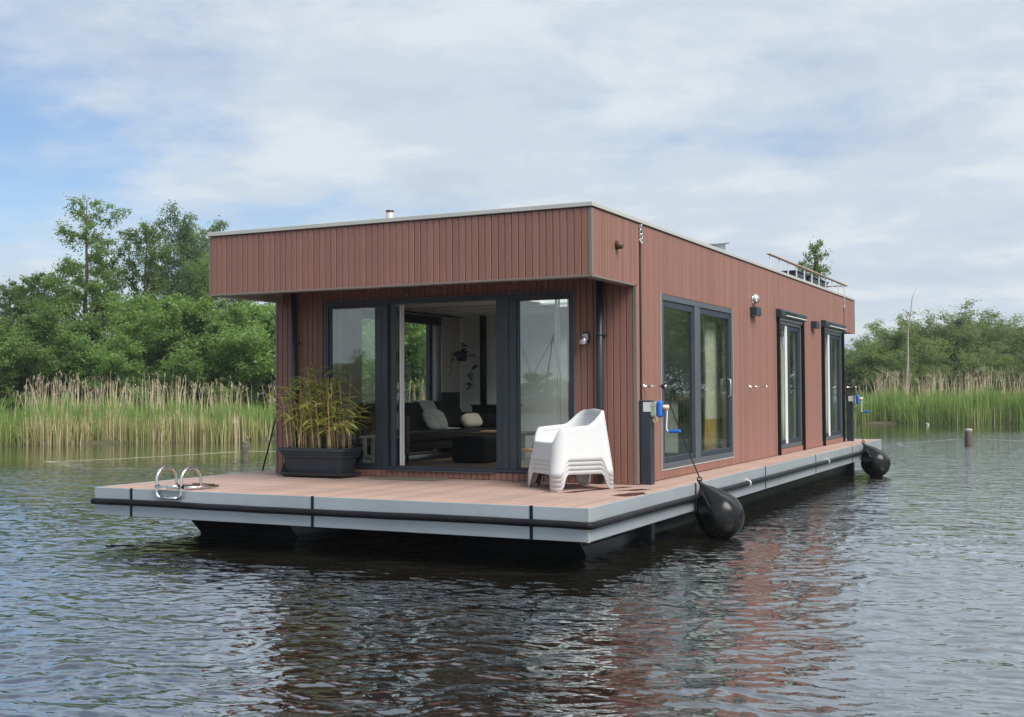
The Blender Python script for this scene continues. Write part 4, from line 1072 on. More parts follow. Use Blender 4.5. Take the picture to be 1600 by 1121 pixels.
for i, (_, lab) in enumerate(CH):
    o = seat0 if i == 0 else seat0.copy()
    if i: COL.objects.link(o)
    o.name = 'armchair'
    o.location = (-1.165, 2.22, 0.052*i); o.rotation_euler = (0, 0, math.atan2(-0.77, -0.64))
    tag(o, lab, 'armchair', 'white plastic armchairs stacked on the porch')

# ------------------------------------------------------------------ inside the living room
t = thing('sofa', 'long black leather sofa under the left window inside', 'sofa', (-5.2, 5.9, 0.085))
q = MB(); q.box(-5.75, -4.80, 4.38, 7.40, 0.26, 0.40, 0.02); q.build('base', 'black_leather', t, fix=False)
for (a, c) in ((4.40, 5.40), (5.41, 6.41), (6.42, 7.39)): MB().box(-5.55, -4.74, a, c, 0.401, 0.54, 0.035).build('seat_cushion', 'black_leather', t, fix=False)
for (a, c) in ((4.42, 6.45), (6.62, 7.38)):
    q = MB(); q.prism([(-5.56, 0.52), (-5.36, 0.54), (-5.58, 0.985), (-5.66, 1.0), (-5.74, 0.97)], 'y', a, c); q.build('backrest', 'black_leather', t)
q = MB(); q.box(-5.78, -4.72, 4.30, 4.375, 0.22, 0.80, 0.015); q.build('armrest', 'brown_wood', t, fix=False)
q = MB(); q.box(-5.78, -4.72, 7.405, 7.55, 0.22, 0.80, 0.02); q.build('armrest', 'black_leather', t, fix=False)
for (x, y) in ((-4.80, 4.42), (-5.68, 4.42), (-4.80, 7.38), (-5.68, 7.38)): MB().tube([(x, y, 0.086), (x, y, 0.26)], [0.018, 0.028], 8).build('leg', 'black_iron', t)
def cushion(name, m_, c, sx, sy_, sz, rot, label, cat):
    mb = MB(); n, k = 20, 14; vv = []
    for i in range(k+1):
        ph = -PI/2+PI*i/k
        for j in range(n):
            w = 2*PI*j/n; sp_ = lambda t_, e: math.copysign(abs(t_)**e, t_)
            vv.append((sx*sp_(math.cos(ph), .6)*sp_(math.cos(w), .55), sy_*sp_(math.cos(ph), .6)*sp_(math.sin(w), .55), sz*sp_(math.sin(ph), 1.0)))
    R_ = Matrix.Rotation(rot[2], 3, 'Z') @ Matrix.Rotation(rot[1], 3, 'Y') @ Matrix.Rotation(rot[0], 3, 'X')
    vv = [R_ @ Vector(q)+Vector(c) for q in vv]
    mb.add(vv, [(i*n+j, i*n+(j+1) % n, (i+1)*n+(j+1) % n, (i+1)*n+j) for i in range(k) for j in range(n)], True)
    return tagmb(mb, name, m_, label, cat)
cushion('cushion', 'grey_wool', (-5.22, 5.98, 0.70), 0.19, 0.23, 0.06, (0, math.radians(58), math.radians(-20)), 'grey striped cushion leaning on the sofa back', 'cushion')
cushion('cushion', 'cream_fur', (-5.15, 7.10, 0.66), 0.13, 0.30, 0.11, (0, math.radians(60), 0.05), 'cream fluffy cushion at the far end of the sofa', 'cushion')
q = MB(); prof_ = [(-5.80, 0.75), (-5.77, 0.99), (-5.69, 1.018), (-5.57, 1.0), (-5.46, 0.80), (-5.345, 0.56), (-5.1, 0.552)]
vv = []; nn = 9
for (x, z) in prof_:
    for j in range(nn): u = j/(nn-1); vv.append((x+0.008*math.sin(j*2.1+z*9), 6.02+0.50*u+0.15*(1.02-z), z+0.006*math.sin(j*3.0)))
q.add(vv, [(i*nn+j, i*nn+j+1, (i+1)*nn+j+1, (i+1)*nn+j) for i in range(len(prof_)-1) for j in range(nn-1)], True)
o = q.build('throw_blanket', 'grey_wool', None, solid=0.012); tag(o, 'grey woollen throw draped over the middle of the sofa back', 'blanket')
t = thing('pouf', 'square black leather pouf in the middle of the doorway view', 'pouf', (-3.97, 5.1, 0.085))
q = MB(); q.box(-4.27, -3.70, 4.82, 5.40, 0.087, 0.49, 0.035); q.build('pouf_body', 'black_leather', t, fix=False)
q = MB(); q.tube([(-4.255, 4.835, 0.47), (-3.715, 4.835, 0.47), (-3.715, 5.385, 0.47), (-4.255, 5.385, 0.47)], 0.008, 6, closed=True); q.tube([(-3.715, 4.835, 0.47), (-3.712, 4.832, 0.28), (-3.715, 4.835, 0.12)], 0.008, 6); q.build('piping', 'black_iron', t)
t = thing('coffee_table', 'low wooden coffee table behind the black pouf', 'table', (-3.9, 6.1, 0.085))
for k in range(4): MB().box(-4.45+k*0.255, -4.45+k*0.255+0.25, 5.65, 6.65, 0.47, 0.51, 0.004).build('tabletop_board', 'table_wood', t, fix=False)
for (x, y) in ((-4.38, 5.72), (-3.50, 5.72), (-4.38, 6.58), (-3.50, 6.58)): MB().box(x-.03, x+.03, y-.03, y+.03, 0.087, 0.4695).build('leg', 'table_wood', t, fix=False)
q = MB(); q.box(-4.3, -3.95, 5.8, 6.05, 0.5105, 0.535, 0.004); tagmb(q, 'book', 'light_wood', 'pale book lying on the wooden coffee table', 'book', fix=False)
# stove and its pipe
t = thing('wood_stove', 'black iron stove with a tall flue pipe by the end wall', 'stove', (-5.1, 7.75, 0.085))
q = MB(); q.box(-5.48, -4.70, 7.72, 8.12, 0.20, 0.90, 0.012); q.build('firebox', 'black_iron', t, fix=False)
q = MB(); q.tube([(-5.33, 7.88, 0.90), (-5.33, 7.88, 2.52)], 0.062, 18); q.build('flue_pipe', 'black_iron', t)
q = MB(); q.box(-5.50, -4.68, 7.70, 8.14, 0.9005, 0.925, 0.004); q.build('top_plate', 'black_iron', t, fix=False)
q = MB(); q.box(-5.35, -4.85, 7.710, 7.7195, 0.40, 0.78); q.build('stove_door', 'oven_black', t, fix=False)
for (x, y) in ((-5.42, 7.77), (-4.76, 7.77), (-5.42, 8.07), (-4.76, 8.07)): MB().box(x-.025, x+.025, y-.025, y+.025, 0.087, 0.1995).build('leg', 'black_iron', t, fix=False)
# hanging plant
t = thing('hanging_plant', 'trailing green plant in a black pot hung by cords from the ceiling', 'plant', (-5.50, 7.38, 1.75))
q = MB(); q.lathe([(0, 0), (0.075, 0.0), (0.105, 0.09), (0.105, 0.17), (0.095, 0.17), (0.09, 0.15), (0, 0.15)], (-5.50, 7.38, 1.70), n=20); q.build('pot', 'black_iron', t)
q = MB()
for k in range(3): w = 0.4+k*2.1; q.tube([(-5.50+0.10*math.cos(w), 7.38+0.10*math.sin(w), 1.86), (-5.50, 7.38, 2.42), (-5.50, 7.38, 2.555)], 0.004, 5)
q.build('cords', 'cane', t)
lv, lf_ = [], []; rb = random.Random(4); vine = MB()
def trail(pts, n):
    vine.tube(pts, 0.004, 4)
    for i in range(n):
        u = rb.uniform(0, len(pts)-1.001); a = Vector(pts[int(u)]).lerp(Vector(pts[int(u)+1]), u-int(u))
        leaf(a, (rb.uniform(-1, 1), rb.uniform(-1, 1), rb.uniform(-.7, .3)), rb.uniform(0.06, 0.10), rb.uniform(0.045, 0.065), 0.2)
trail([(-5.50, 7.38, 1.86), (-5.62, 7.32, 1.84), (-5.66, 7.30, 1.7), (-5.66, 7.3, 1.48)], 12)
trail([(-5.50, 7.38, 1.86), (-5.40, 7.36, 1.9), (-5.30, 7.4, 1.80), (-5.28, 7.5, 1.78)], 7)
trail([(-5.50, 7.38, 1.86), (-5.47, 7.36, 2.0), (-5.42, 7.36, 1.98)], 14)
trail([(-5.24, 7.62, 1.62), (-5.33, 7.5, 1.60), (-5.38, 7.45, 1.45), (-5.37, 7.45, 1.22)], 30)
vine.build('stems', 'leaf_house', t)
q = MB(); q.add(lv, lf_, False); o = q.build('foliage', 'leaf_house', t, fix=False); o['kind'] = 'stuff'
# curtains
def curtain(x0, y0_, x1, y1_, z0, z1, folds, amp, m_, label, mi_split=None):
    n = folds*8; mb = MB(); vv = []; zs = [z0, z0+(z1-z0)*0.25, z0+(z1-z0)*0.5, z0+(z1-z0)*0.75, z1] if mi_split is None else [z0, mi_split*0.5+z0*0.5, mi_split, (mi_split+z1)/2, z1]
    dx, dy = x1-x0, y1_-y0_; L = math.hypot(dx, dy); nx_, ny_ = -dy/L, dx/L
    for iz, z in enumerate(zs):
        for j in range(n+1):
            u = j/n; w = amp*math.sin(u*folds*2*PI+0.4*math.sin(iz*1.7+u*5))*(1.15-0.15*iz/4); vv.append((x0+dx*u+nx_*w, y0_+dy*u+ny_*w, z))
    for iz in range(len(zs)-1):
        for j in range(n):
            mb.f.append([iz*(n+1)+j, iz*(n+1)+j+1, (iz+1)*(n+1)+j+1, (iz+1)*(n+1)+j]); mb.smooth.append(True); mb.mi.append(0 if (mi_split is None or iz >= 2) else 1)
    mb.v = vv
    o = mb.build('curtain', m_, None, fix=False, solid=0.004); tag(o, label, 'curtain', 'curtains inside the windows')
ci = XL+TH
curtain(ci+0.11, 4.12, ci+0.11, 4.72, 0.10, 2.48, 5, 0.03, 'curtain_grey', 'pale curtain seen through the left front window pane')
curtain(ci+0.12, 7.24, ci+0.12, 7.86, 0.10, 2.49, 6, 0.03, ('curtain_grey', 'curtain_dark'), 'grey curtain with a dark hem beside the stove corner', 1.15)
curtain(-5.86, YW+0.27, -5.12, YW+0.24, 0.10, 2.48, 6, 0.03, 'curtain_grey', 'bunched grey curtain behind the planter window edge')
curtain(XR-TH-0.10, 6.66, XR-TH-0.10, 7.50, 0.11, 2.42, 7, 0.035, ('curtain_cream', 'curtain_mustard'), 'cream curtain with a mustard hem behind the big side window', 0.72)
curtain(-1.62, YW+0.26, -1.05, YW+0.24, 0.10, 2.44, 5, 0.03, 'curtain_cream', 'cream curtain at the right edge of the right front pane')
for (y, zz) in ((11.1, 2.3), (15.0, 2.3)): pass
curtain(XR-TH-0.08, 11.25, XR-TH-0.08, 11.85, 0.10, 2.40, 5, 0.03, 'curtain_cream', 'pale curtain behind the first narrow glass door')
curtain(XR-TH-0.08, 15.15, XR-TH-0.08, 15.85, 0.10, 2.40, 5, 0.03, 'curtain_cream', 'pale curtain behind the last narrow glass door')
q = MB(); q.tube([(ci+0.11, 3.9, 2.505), (ci+0.11, 8.0, 2.505)], 0.014, 8); tagmb(q, 'curtain_rod', 'black_iron', 'thin black curtain rod above the left window inside', 'curtain rod')
# kitchen seen through the big side window
t = thing('kitchen_counter', 'white kitchen counter with a built-in black oven behind the big side window', 'kitchen counter', (-1.6, 6.9, 0.085))
q = MB(); q.box(-2.20, -1.275, 6.60, 7.20, 0.20, 1.005, 0.004); q.build('cabinet', 'cabinet_white', t, fix=False)
q = MB(); q.box(-1.27, -0.97, 6.60, 7.20, 0.20, 1.005, 0.004); q.build('oven', 'oven_black', t, fix=False)
q = MB(); q.box(-2.22, -0.95, 6.56, 7.24, 1.0055, 1.045, 0.004); q.build('worktop', 'brown_wood', t, fix=False)
q = MB(); q.box(-2.18, -0.99, 6.66, 7.16, 0.087, 0.1995); q.build('plinth', 'anthracite', t, fix=False)
t = thing('kettle', 'black kettle with a round handle on the kitchen counter', 'kettle', (-1.37, 6.85, 1.046))
q = MB(); q.lathe([(0, 0.001), (0.105, 0.001), (0.11, 0.02), (0.085, 0.14), (0.06, 0.165), (0.015, 0.17), (0.018, 0.19), (0, 0.195)], (-1.37, 6.85, 1.046), n=22); q.build('kettle_body', 'black_iron', t)
q = MB(); q.tube([(-1.37+0.085*math.cos(w), 6.85, 1.046+0.17+0.105*math.sin(w)) for w in np.linspace(0.05, PI-0.05, 12)], 0.012, 8); q.build('handle', 'black_iron', t)
q = MB(); q.tube([(-1.30, 6.82, 1.12), (-1.22, 6.78, 1.20)], [0.022, 0.012], 8); q.build('spout', 'black_iron', t)
# white stool beside the left front window
t = thing('stool', 'small white stool inside behind the left front window', 'stool', (-4.75, 3.55, 0.085))
q = MB(); q.box(-4.95, -4.45, 3.35, 3.65, 0.50, 0.535, 0.006); q.build('seat', 'white_wall', t, fix=False)
for (x, y) in ((-4.88, 3.4), (-4.53, 3.4), (-4.88, 3.6), (-4.53, 3.6)): MB().box(x-.02, x+.02, y-.02, y+.02, 0.087, 0.4995).build('leg', 'white_wall', t, fix=False)
q = MB(); q.box(-4.86, -4.55, 3.385, 3.415, 0.22, 0.26); q.build('stretcher', 'white_wall', t, fix=False)

# ------------------------------------------------------------------ roof garden
lv_ = None
for i, (y, lab) in enumerate(((13.55, 'first dark planter box behind the roof railing'), (14.75, 'middle dark planter box behind the roof railing'), (15.75, 'last dark planter box under the roof tree'))):
    t = thing('roof_planter', lab, 'planter', (-1.15, y, 3.262), 'planter boxes on the roof')
    q = MB(); q.box(-1.40, -0.90, y-0.42, y+0.42, 3.264, 3.56, 0.01); q.build('box', 'anthracite', t, fix=False)
    q = MB(); q.box(-1.43, -0.87, y-0.45, y+0.45, 3.5605, 3.59, 0.006); q.build('rim', 'anthracite', t, fix=False)

# ------------------------------------------------------------------ stakes in the water, ropes between them, gull
def stake(x, y, h, r, label, top='old_wood_pale'):
    t = thing('mooring_stake', label, 'post', (x, y, WZ), 'old wooden stakes in the water')
    rg_ = random.Random(int(abs(x)*10)); n = 14; mb = MB(); vv = []; zz = [-0.9, 0.0, h*0.4, h*0.8, h]
    for z in zz:
        for j in range(n): w = 2*PI*j/n; k = r*(1+0.10*math.sin(3*w+z*2)+rg_.uniform(-.05, .05)); vv.append((x+k*math.cos(w)+0.02*z, y+k*math.sin(w), WZ+z+(0.02*math.sin(2*w) if z == h else 0)))
    mb.add(vv, [(i*n+j, i*n+(j+1) % n, (i+1)*n+(j+1) % n, (i+1)*n+j) for i in range(len(zz)-1) for j in range(n)]+[tuple(4*n+j for j in range(n))], True)
    mb.build('stake', 'old_wood', t)
    q = MB(); q.lathe([(r*0.9, 0), (r*0.96, 0.05), (r*0.8, 0.075), (0, 0.08)], (x+0.02*h, y, WZ+h-0.02), n=12); q.build('weathered_top', top, t)
stake(0.71, 30.5, 0.46, 0.125, 'weathered round stake with a pale top on the right water')
stake(-15.98, 14.34, 0.44, 0.085, 'slim mossy stake in the water left of the house', 'old_wood')
stake(-28.0, 8.2, 0.35, 0.08, 'low stake far left outside the ladder', 'old_wood')
stake(14.5, 31.5, 0.45, 0.12, 'round stake further right along the rope')
stake(-8.5, 31.0, 0.42, 0.11, 'round stake behind the stern of the houseboat')
rope('rope', rope2((0.73, 30.5, WZ+0.20), (14.5, 31.5, WZ+0.22), 0.20, 13), 0.006, 'pale rope from the right stake towards the right', 'pale_rope')
rope('rope', rope2((0.69, 30.5, WZ+0.20), (-8.5, 31.0, WZ+0.05), 0.24, 13), 0.006, 'pale rope from the right stake back towards the stern', 'pale_rope')
rope('rope', rope2((-15.98, 14.4, WZ+0.25), (-28.0, 8.2, WZ+0.18), 0.24, 13), 0.006, 'pale rope slung low over the water at left', 'pale_rope')
rope('rope', rope2((-15.98, 14.3, WZ+0.25), (-8.5, 31.0, WZ+0.2), 0.24, 13), 0.006, 'pale rope from the left stake running behind the house', 'pale_rope')
t = thing('gull', 'small white gull swimming before the right reeds', 'bird', (-3.3, 53.0, WZ))
q = MB(); gx, gy = -3.3, 53.0
q.lathe([(0, -0.2), (0.05, -0.17), (0.085, -0.05), (0.08, 0.06), (0.04, 0.14), (0, 0.16)], (gx, gy, WZ+0.06), (-1, 0.1, 0.15), 14)
q.lathe([(0, -0.05), (0.035, -0.03), (0.045, 0.0), (0.032, 0.035), (0, 0.05)], (gx-0.15, gy, WZ+0.19), (-1, 0, 0.1), 12)
q.tube([(gx-0.10, gy, WZ+0.09), (gx-0.14, gy, WZ+0.17)], 0.035, 10); q.build('body', 'feather_white', t)
q = MB(); q.tube([(gx-0.19, gy, WZ+0.19), (gx-0.25, gy, WZ+0.18)], [0.012, 0.003], 6); q.build('beak', 'beak', t)

t.scale = (0.42, 0.42, 0.42)

# moored sailing barge behind the photographer, mirrored in the right front pane
t = thing('sailing_barge', 'brown two masted sailing barge mirrored in the right front pane', 'boat', (-41, -80, WZ))
q = MB(); hx0, hy0 = -41, -80; sec = []
for s_ in np.linspace(-1, 1, 13):
    wd = 1.5*(1-abs(s_)**3*0.85); sheer = 0.25*s_*s_; sec.append([(hx0+s_*5.0, hy0-wd*0.7, WZ-0.3), (hx0+s_*5.2, hy0-wd, WZ+0.85+sheer), (hx0+s_*5.2, hy0+wd, WZ+0.85+sheer), (hx0+s_*5.0, hy0+wd*0.7, WZ-0.3)])
vv = [p for s_ in sec for p in s_]
q.add(vv, [(i*4+j, i*4+(j+1) % 4, (i+1)*4+(j+1) % 4, (i+1)*4+j) for i in range(12) for j in range(4)]+[(0, 1, 2, 3), (48, 49, 50, 51)], False); q.build('hull', 'barge_brown', t)
q = MB(); q.box(-44.5, -37.5, -80.9, -79.1, WZ+0.9, WZ+1.25, 0.05); q.build('deck_cover', 'barge_blue', t, fix=False)
q = MB(); q.box(-38.6, -36.9, -80.9, -79.2, WZ+1.2, WZ+2.7, 0.05); q.build('wheelhouse', 'curtain_cream', t, fix=False)
for (dx, hm, lean) in ((-2.0, 8.6, -0.05), (0.6, 7.0, 0.14)):
    q = MB(); q.tube([(hx0+dx, hy0, WZ+0.9), (hx0+dx+lean*hm, hy0, WZ+hm)], [0.10, 0.05], 8); q.build('mast', 'barge_brown', t)
    q = MB(); q.tube([(hx0+dx+lean*hm, hy0, WZ+hm-0.3), (hx0+dx-2.4, hy0, WZ+1.0)], 0.03, 4); q.tube([(hx0+dx+lean*hm, hy0, WZ+hm-0.3), (hx0+dx+2.2, hy0, WZ+1.0)], 0.03, 4); q.build('rigging', 'black_rope', t)

# ------------------------------------------------------------------ reeds
def bank_walk(s0, s1, step):
    """points along the bank polyline between segment parameters, with the landward normal"""
    pts = [Vector((*p, 0)) for p in BANK]; cum = [0]
    for a, b2 in zip(pts[:-1], pts[1:]): cum.append(cum[-1]+(b2-a).length)
    return pts, cum
BP, BC = bank_walk(0, 0, 0)
def bank_at(s):
    s = np.clip(s, 0, BC[-1]-1e-3); i = np.clip(np.searchsorted(BC, s, side='right')-1, 0, len(BP)-2)
    P_ = np.array([[p.x, p.y] for p in BP]); C_ = np.array(BC)
    t_ = ((s-C_[i])/(C_[i+1]-C_[i]))[:, None]; a, b2 = P_[i], P_[i+1]; d = b2-a; d /= np.linalg.norm(d, axis=1)[:, None]
    return a+(b2-a)*t_, np.stack([-d[:, 1], d[:, 0]], 1)
def s_of(x, y):
    best = (1e9, 0)
    for i, (a, b2) in enumerate(zip(BP[:-1], BP[1:])):
        d = b2-a; t_ = min(1, max(0, (Vector((x, y, 0))-a).dot(d)/d.length_squared)); q = a+d*t_; e = (q-Vector((x, y, 0))).length
        if e < best[0]: best = (e, BC[i]+d.length*t_)
    return best[1]
def reeds(name, label, s0, s1, dens, seed, mixk):
    rng = np.random.default_rng(seed); L = s1-s0
    V, F, MI = [], [], []; base = 0
    # kind: (share per metre, depth range, height range, width, mat, lean, clump noise)
    for (cnt, d0, d1, h0, h1, w0, mi, lean, clump) in mixk:
        n = int(cnt*L*dens); s = s0+rng.random(n)*L
        g = 0.5+0.45*np.sin(s*0.9+seed)*np.sin(s*0.37+2*seed)+0.3*np.sin(s*2.7+seed*3)+0.22*np.sin(s*6.1+seed*5)*np.sin(s*1.7)      # clumps along the bank
        keep = rng.random(n) < np.clip(1-clump+clump*1.6*g, 0.04, 1); s = s[keep]; g = g[keep]; n = len(s)
        p, nr = bank_at(s); edge = 0.35*np.sin(s*0.8+seed)+0.2*np.sin(s*2.3)
        d = d0+(d1-d0)*rng.random(n)**1.1+edge; xy = p+nr*d[:, None]
        h = h0+(h1-h0)*np.clip(rng.normal(0.5, 0.22, n)+0.45*(g-0.5), 0, 1)
        az = rng.random(n)*2*PI; ln = np.abs(rng.normal(0, lean, n)); broke = rng.random(n) < 0.06; ln = np.where(broke, ln+0.7, ln); h = np.where(broke, h*0.8, h)
        dx, dy = np.cos(az)*ln, np.sin(az)*ln; wa = rng.random(n)*PI; wx, wy = np.cos(wa), np.sin(wa)
        z0 = WZ-0.05+0.06*np.clip(d, 0, 5)
        rows = []
        for u, wf in ((0, 1.0), (0.4, 1.0), (0.75, 0.75), (1.0, 0.12)):
            cx = xy[:, 0]+dx*h*u**1.7; cy = xy[:, 1]+dy*h*u**1.7; cz = z0+h*u*(1-0.28*ln*u)
            w = w0*wf*(0.7+0.6*rng.random(n))/2
            rows.append(np.stack([cx-wx*w, cy-wy*w, cz], 1)); rows.append(np.stack([cx+wx*w, cy+wy*w, cz], 1))
        V.append(np.stack(rows, 1).reshape(-1, 3)); b0 = base+np.arange(n)*8
        f = np.stack([np.stack([b0+2*k, b0+2*k+1, b0+2*k+3, b0+2*k+2], 1) for k in range(3)], 1).reshape(-1, 4); F.append(f); MI.append(np.full(len(f), mi)); base += n*8
        if mi == 2 and h1 > 1.9:        # plumes on the tall dry stalks
            tip = (rows[-1]+rows[-2])/2
            for j in range(3):
                k = rng.random(n) < 0.6; m_ = k.sum(); o = tip[k]+np.stack([rng.normal(0, .025, m_), rng.normal(0, .025, m_), -0.05*j+rng.normal(0, .02, m_)], 1)
                a2 = rng.random(m_)*2*PI; l2 = rng.uniform(.10, .24, m_); dxx, dyy = np.cos(az[k])*0.05+np.cos(a2)*0.02, np.sin(az[k])*0.05+np.sin(a2)*0.02
                q0 = o; q1 = o+np.stack([dxx*.5-np.sin(a2)*.013, dyy*.5+np.cos(a2)*.013, -l2*0.3], 1); q3 = o+np.stack([dxx*.5+np.sin(a2)*.013, dyy*.5-np.cos(a2)*.013, -l2*0.3], 1); q2 = o+np.stack([dxx, dyy, -l2], 1)
                V.append(np.stack([q0, q1, q2, q3], 1).reshape(-1, 3)); b1 = base+np.arange(m_)*4; F.append(np.stack([b1, b1+1, b1+2, b1+3], 1)); MI.append(np.full(m_, 3)); base += m_*4
    me = np_mesh(name, np.concatenate(V), np.concatenate(F), ['reed_green', 'reed_lime', 'reed_straw', 'reed_plume'], np.concatenate(MI))
    o = bpy.data.objects.new(name, me); COL.objects.link(o); tag(o, label, 'reeds', None, 'stuff'); return o
LEFT = [(380, 0.4, 4.2, 1.10, 1.70, 0.026, 0, 0.18, 0.25), (240, -0.1, 1.6, 0.70, 1.25, 0.026, 1, 0.12, 0.45), (85, -0.15, 0.9, 0.6, 1.25, 0.030, 2, 0.10, 0.75), (55, 1.0, 3.6, 1.65, 2.60, 0.022, 2, 0.13, 0.85)]
RIGHT = [(480, -0.1, 4.6, 1.25, 1.95, 0.030, 0, 0.15, 0.2), (35, -0.2, 1.2, 0.6, 1.2, 0.028, 1, 0.10, 0.5), (12, -0.2, 0.8, 0.6, 1.1, 0.030, 2, 0.12, 0.7), (60, 2.2, 5.0, 1.9, 2.95, 0.028, 2, 0.16, 0.85)]
sL0, sL1, sR0, sR1 = s_of(-44, 2), s_of(-21.5, 29), s_of(-8.5, 52.5), s_of(4.5, 55.5)
reeds('reed_bed', 'pale and green reeds along the left bank', sL0, sL1, 1.0, 3, LEFT)
reeds('reed_bed', 'tall green reeds along the right bank behind the stern', sR0, sR1, 1.0, 8, RIGHT)
reeds('reed_bed', 'reeds on the bank hidden behind the house', sL1, sR0, 0.35, 5, LEFT)
reeds('reed_bed', 'reeds on the far right bank outside the view', sR1, s_of(60, 20), 0.3, 6, RIGHT)

# ------------------------------------------------------------------ trees
def skeleton(seed, H, spread, base, n1, shape, up, twig=3, thin=0.0):
    """trunk, limbs and twigs; returns tubes [(pts, radii)] and leaf clump centres with sizes"""
    rg = random.Random(seed); tubes = []; clumps = []
    tr_ = [Vector((0, 0, 0))]; wob = Vector((0, 0, 0)); n = 9
    for i in range(1, n+1): wob += Vector((rg.gauss(0, .018), rg.gauss(0, .018), 0))*H*0.5; tr_.append(Vector((wob.x, wob.y, H*i/n)))
    R0 = 0.016*H+0.03; tubes.append((tr_, [R0*(1-0.93*i/n) for i in range(n+1)]))
    for i in range(n1):
        u = base+(0.97-base)*((i+rg.random()*0.8)/n1); f = u*n; k = min(int(f), n-1); p = tr_[k].lerp(tr_[k+1], f-k)
        tt = (u-base)/(1-base); L = spread*shape(tt)*rg.uniform(0.55, 1.2); ww = 1-thin*max(0, (tt-0.35)/0.65); w = i*2.4+rg.uniform(-.5, .5); el = up*rg.uniform(0.5, 1.4)
        d = Vector((math.cos(w), math.sin(w), math.tan(el))).normalized(); pts = [p]; m_ = 5
        for j in range(1, m_+1): d = (d+Vector((rg.gauss(0, .14), rg.gauss(0, .14), rg.gauss(0.02, .10)))).normalized(); pts.append(pts[-1]+d*L/m_)
        tubes.append((pts, [max(0.008, R0*0.42*(1-u*0.6)*(1-0.85*j/m_)) for j in range(m_+1)]))
        for j in range(1, m_+1):
            clumps.append((pts[j], 0.09*L+0.07, (0.35 if j < 3 else 0.9)*ww))
            for t_ in range(twig if j > 1 else 1):
                d2 = (d+Vector((rg.gauss(0, .75), rg.gauss(0, .75), rg.gauss(.15, .5)))).normalized(); l2 = L*rg.uniform(0.16, 0.36); e = pts[j]+d2*l2
                tubes.append(([pts[j], pts[j].lerp(e, .5)+Vector((0, 0, .03*l2)), e], [0.012, 0.009, 0.005])); clumps.append((e, 0.075*L+0.07, 1.25*rg.uniform(.4, 1.5)*ww)); clumps.append((pts[j].lerp(e, .55), 0.06*L+0.06, 0.6*ww))
    clumps.append((tr_[-1], 0.25, 0.6)); clumps.append((tr_[-2], 0.3, 0.8))
    return tubes, clumps
def leaf_cloud(seed, clumps, per, size, flat, mat_name, name):
    rng = np.random.default_rng(seed)
    C = np.array([tuple(c[0]) for c in clumps]); S = np.array([c[1] for c in clumps]); W = np.array([c[2] for c in clumps])
    cnt = np.maximum(1, (per*W*np.clip(S/S.mean(), .4, 2.2)**1.5*rng.uniform(0.35, 1.5, len(S))).astype(int)); idx = np.repeat(np.arange(len(S)), cnt); n = len(idx)
    p = C[idx]+rng.normal(0, 1, (n, 3))*S[idx][:, None]*np.array([1, 1, flat])*0.62
    nrm = rng.normal(0, 1, (n, 3))+np.array([0, 0, 0.7]); nrm /= np.linalg.norm(nrm, axis=1)[:, None]
    a = np.cross(nrm, rng.normal(0, 1, (n, 3))); a /= np.linalg.norm(a, axis=1)[:, None]; b2 = np.cross(nrm, a)
    L = size*rng.uniform(.65, 1.35, n)[:, None]; w = L*rng.uniform(.42, .62, n)[:, None]; bend = nrm*L*0.12
    v = np.stack([p-a*L*.5, p+b2*w*.5+bend, p+a*L*.5, p-b2*w*.5+bend], 1).reshape(-1, 3); b0 = np.arange(n)*4
    f = np.stack([b0, b0+1, b0+2, b0+3], 1)
    return np_mesh(name, v, f, [mat_name]), n
PROT = {}
SH = {'alder': lambda t: (1.0 if t < 0.50 else 1.0-0.80*((t-0.50)/0.50)**0.8)*(0.75+0.25*math.sin(9*t)), 'dome': lambda t: math.sqrt(max(0.02, 1-(t*0.92)**2)), 'spire': lambda t: 0.9*(1-0.8*t)+0.1,
      'round': lambda t: 0.45+0.75*math.sin(PI*min(1, 0.15+0.8*t))}
def proto(key, seed, H, spread, base, n1, shape, up, per, size, flat, lm, bark='bark', twig=3, thin=0.0, shell=0):
    tubes, clumps = skeleton(seed, H, spread, base, n1, SH[shape], up, twig, thin)
    rg = random.Random(seed+9)
    for i in range(shell):      # outer twigs fill the dome evenly
        w, s_ = rg.uniform(0, 2*PI), rg.uniform(-0.25, 1.0); q = math.sqrt(1-s_*s_); k = rg.uniform(0.80, 1.03)*(1+0.07*math.sin(3*w+seed))
        clumps.append((Vector((math.cos(w)*q*spread*0.92*k, math.sin(w)*q*spread*0.92*k, H*0.40+H*0.60*s_*k)), rg.uniform(0.20, 0.42), rg.uniform(0.8, 1.8)))
    mb = MB()
    for pts, rad in tubes[:1+n1*6]: mb.tube(pts, rad, 6 if len(pts) > 4 else 4, caps=False)
    tm = mb.build('trunk', bark, None, fix=False); me = tm.data; bpy.data.objects.remove(tm)
    cm, n = leaf_cloud(seed+50, clumps, per, size, flat, lm, 'crown'); PROT[key] = (me, cm, H)
def plant_tree(key, x, y, H, label, name='tree', cat='tree', group=None, rz=0.0, wide=1.0, z=None, lean=(0, 0)):
    me, cm, h0 = PROT[key]; s = H/h0
    t = thing(name, label, cat, (x, y, WZ+0.15 if z is None else z), group); t.rotation_euler = (lean[0], lean[1], rz); t.scale = (s*wide, s*wide, s)
    a = bpy.data.objects.new('trunk', me); COL.objects.link(a); a.parent = t
    b2 = bpy.data.objects.new('crown', cm); COL.objects.link(b2); b2.parent = t; return t
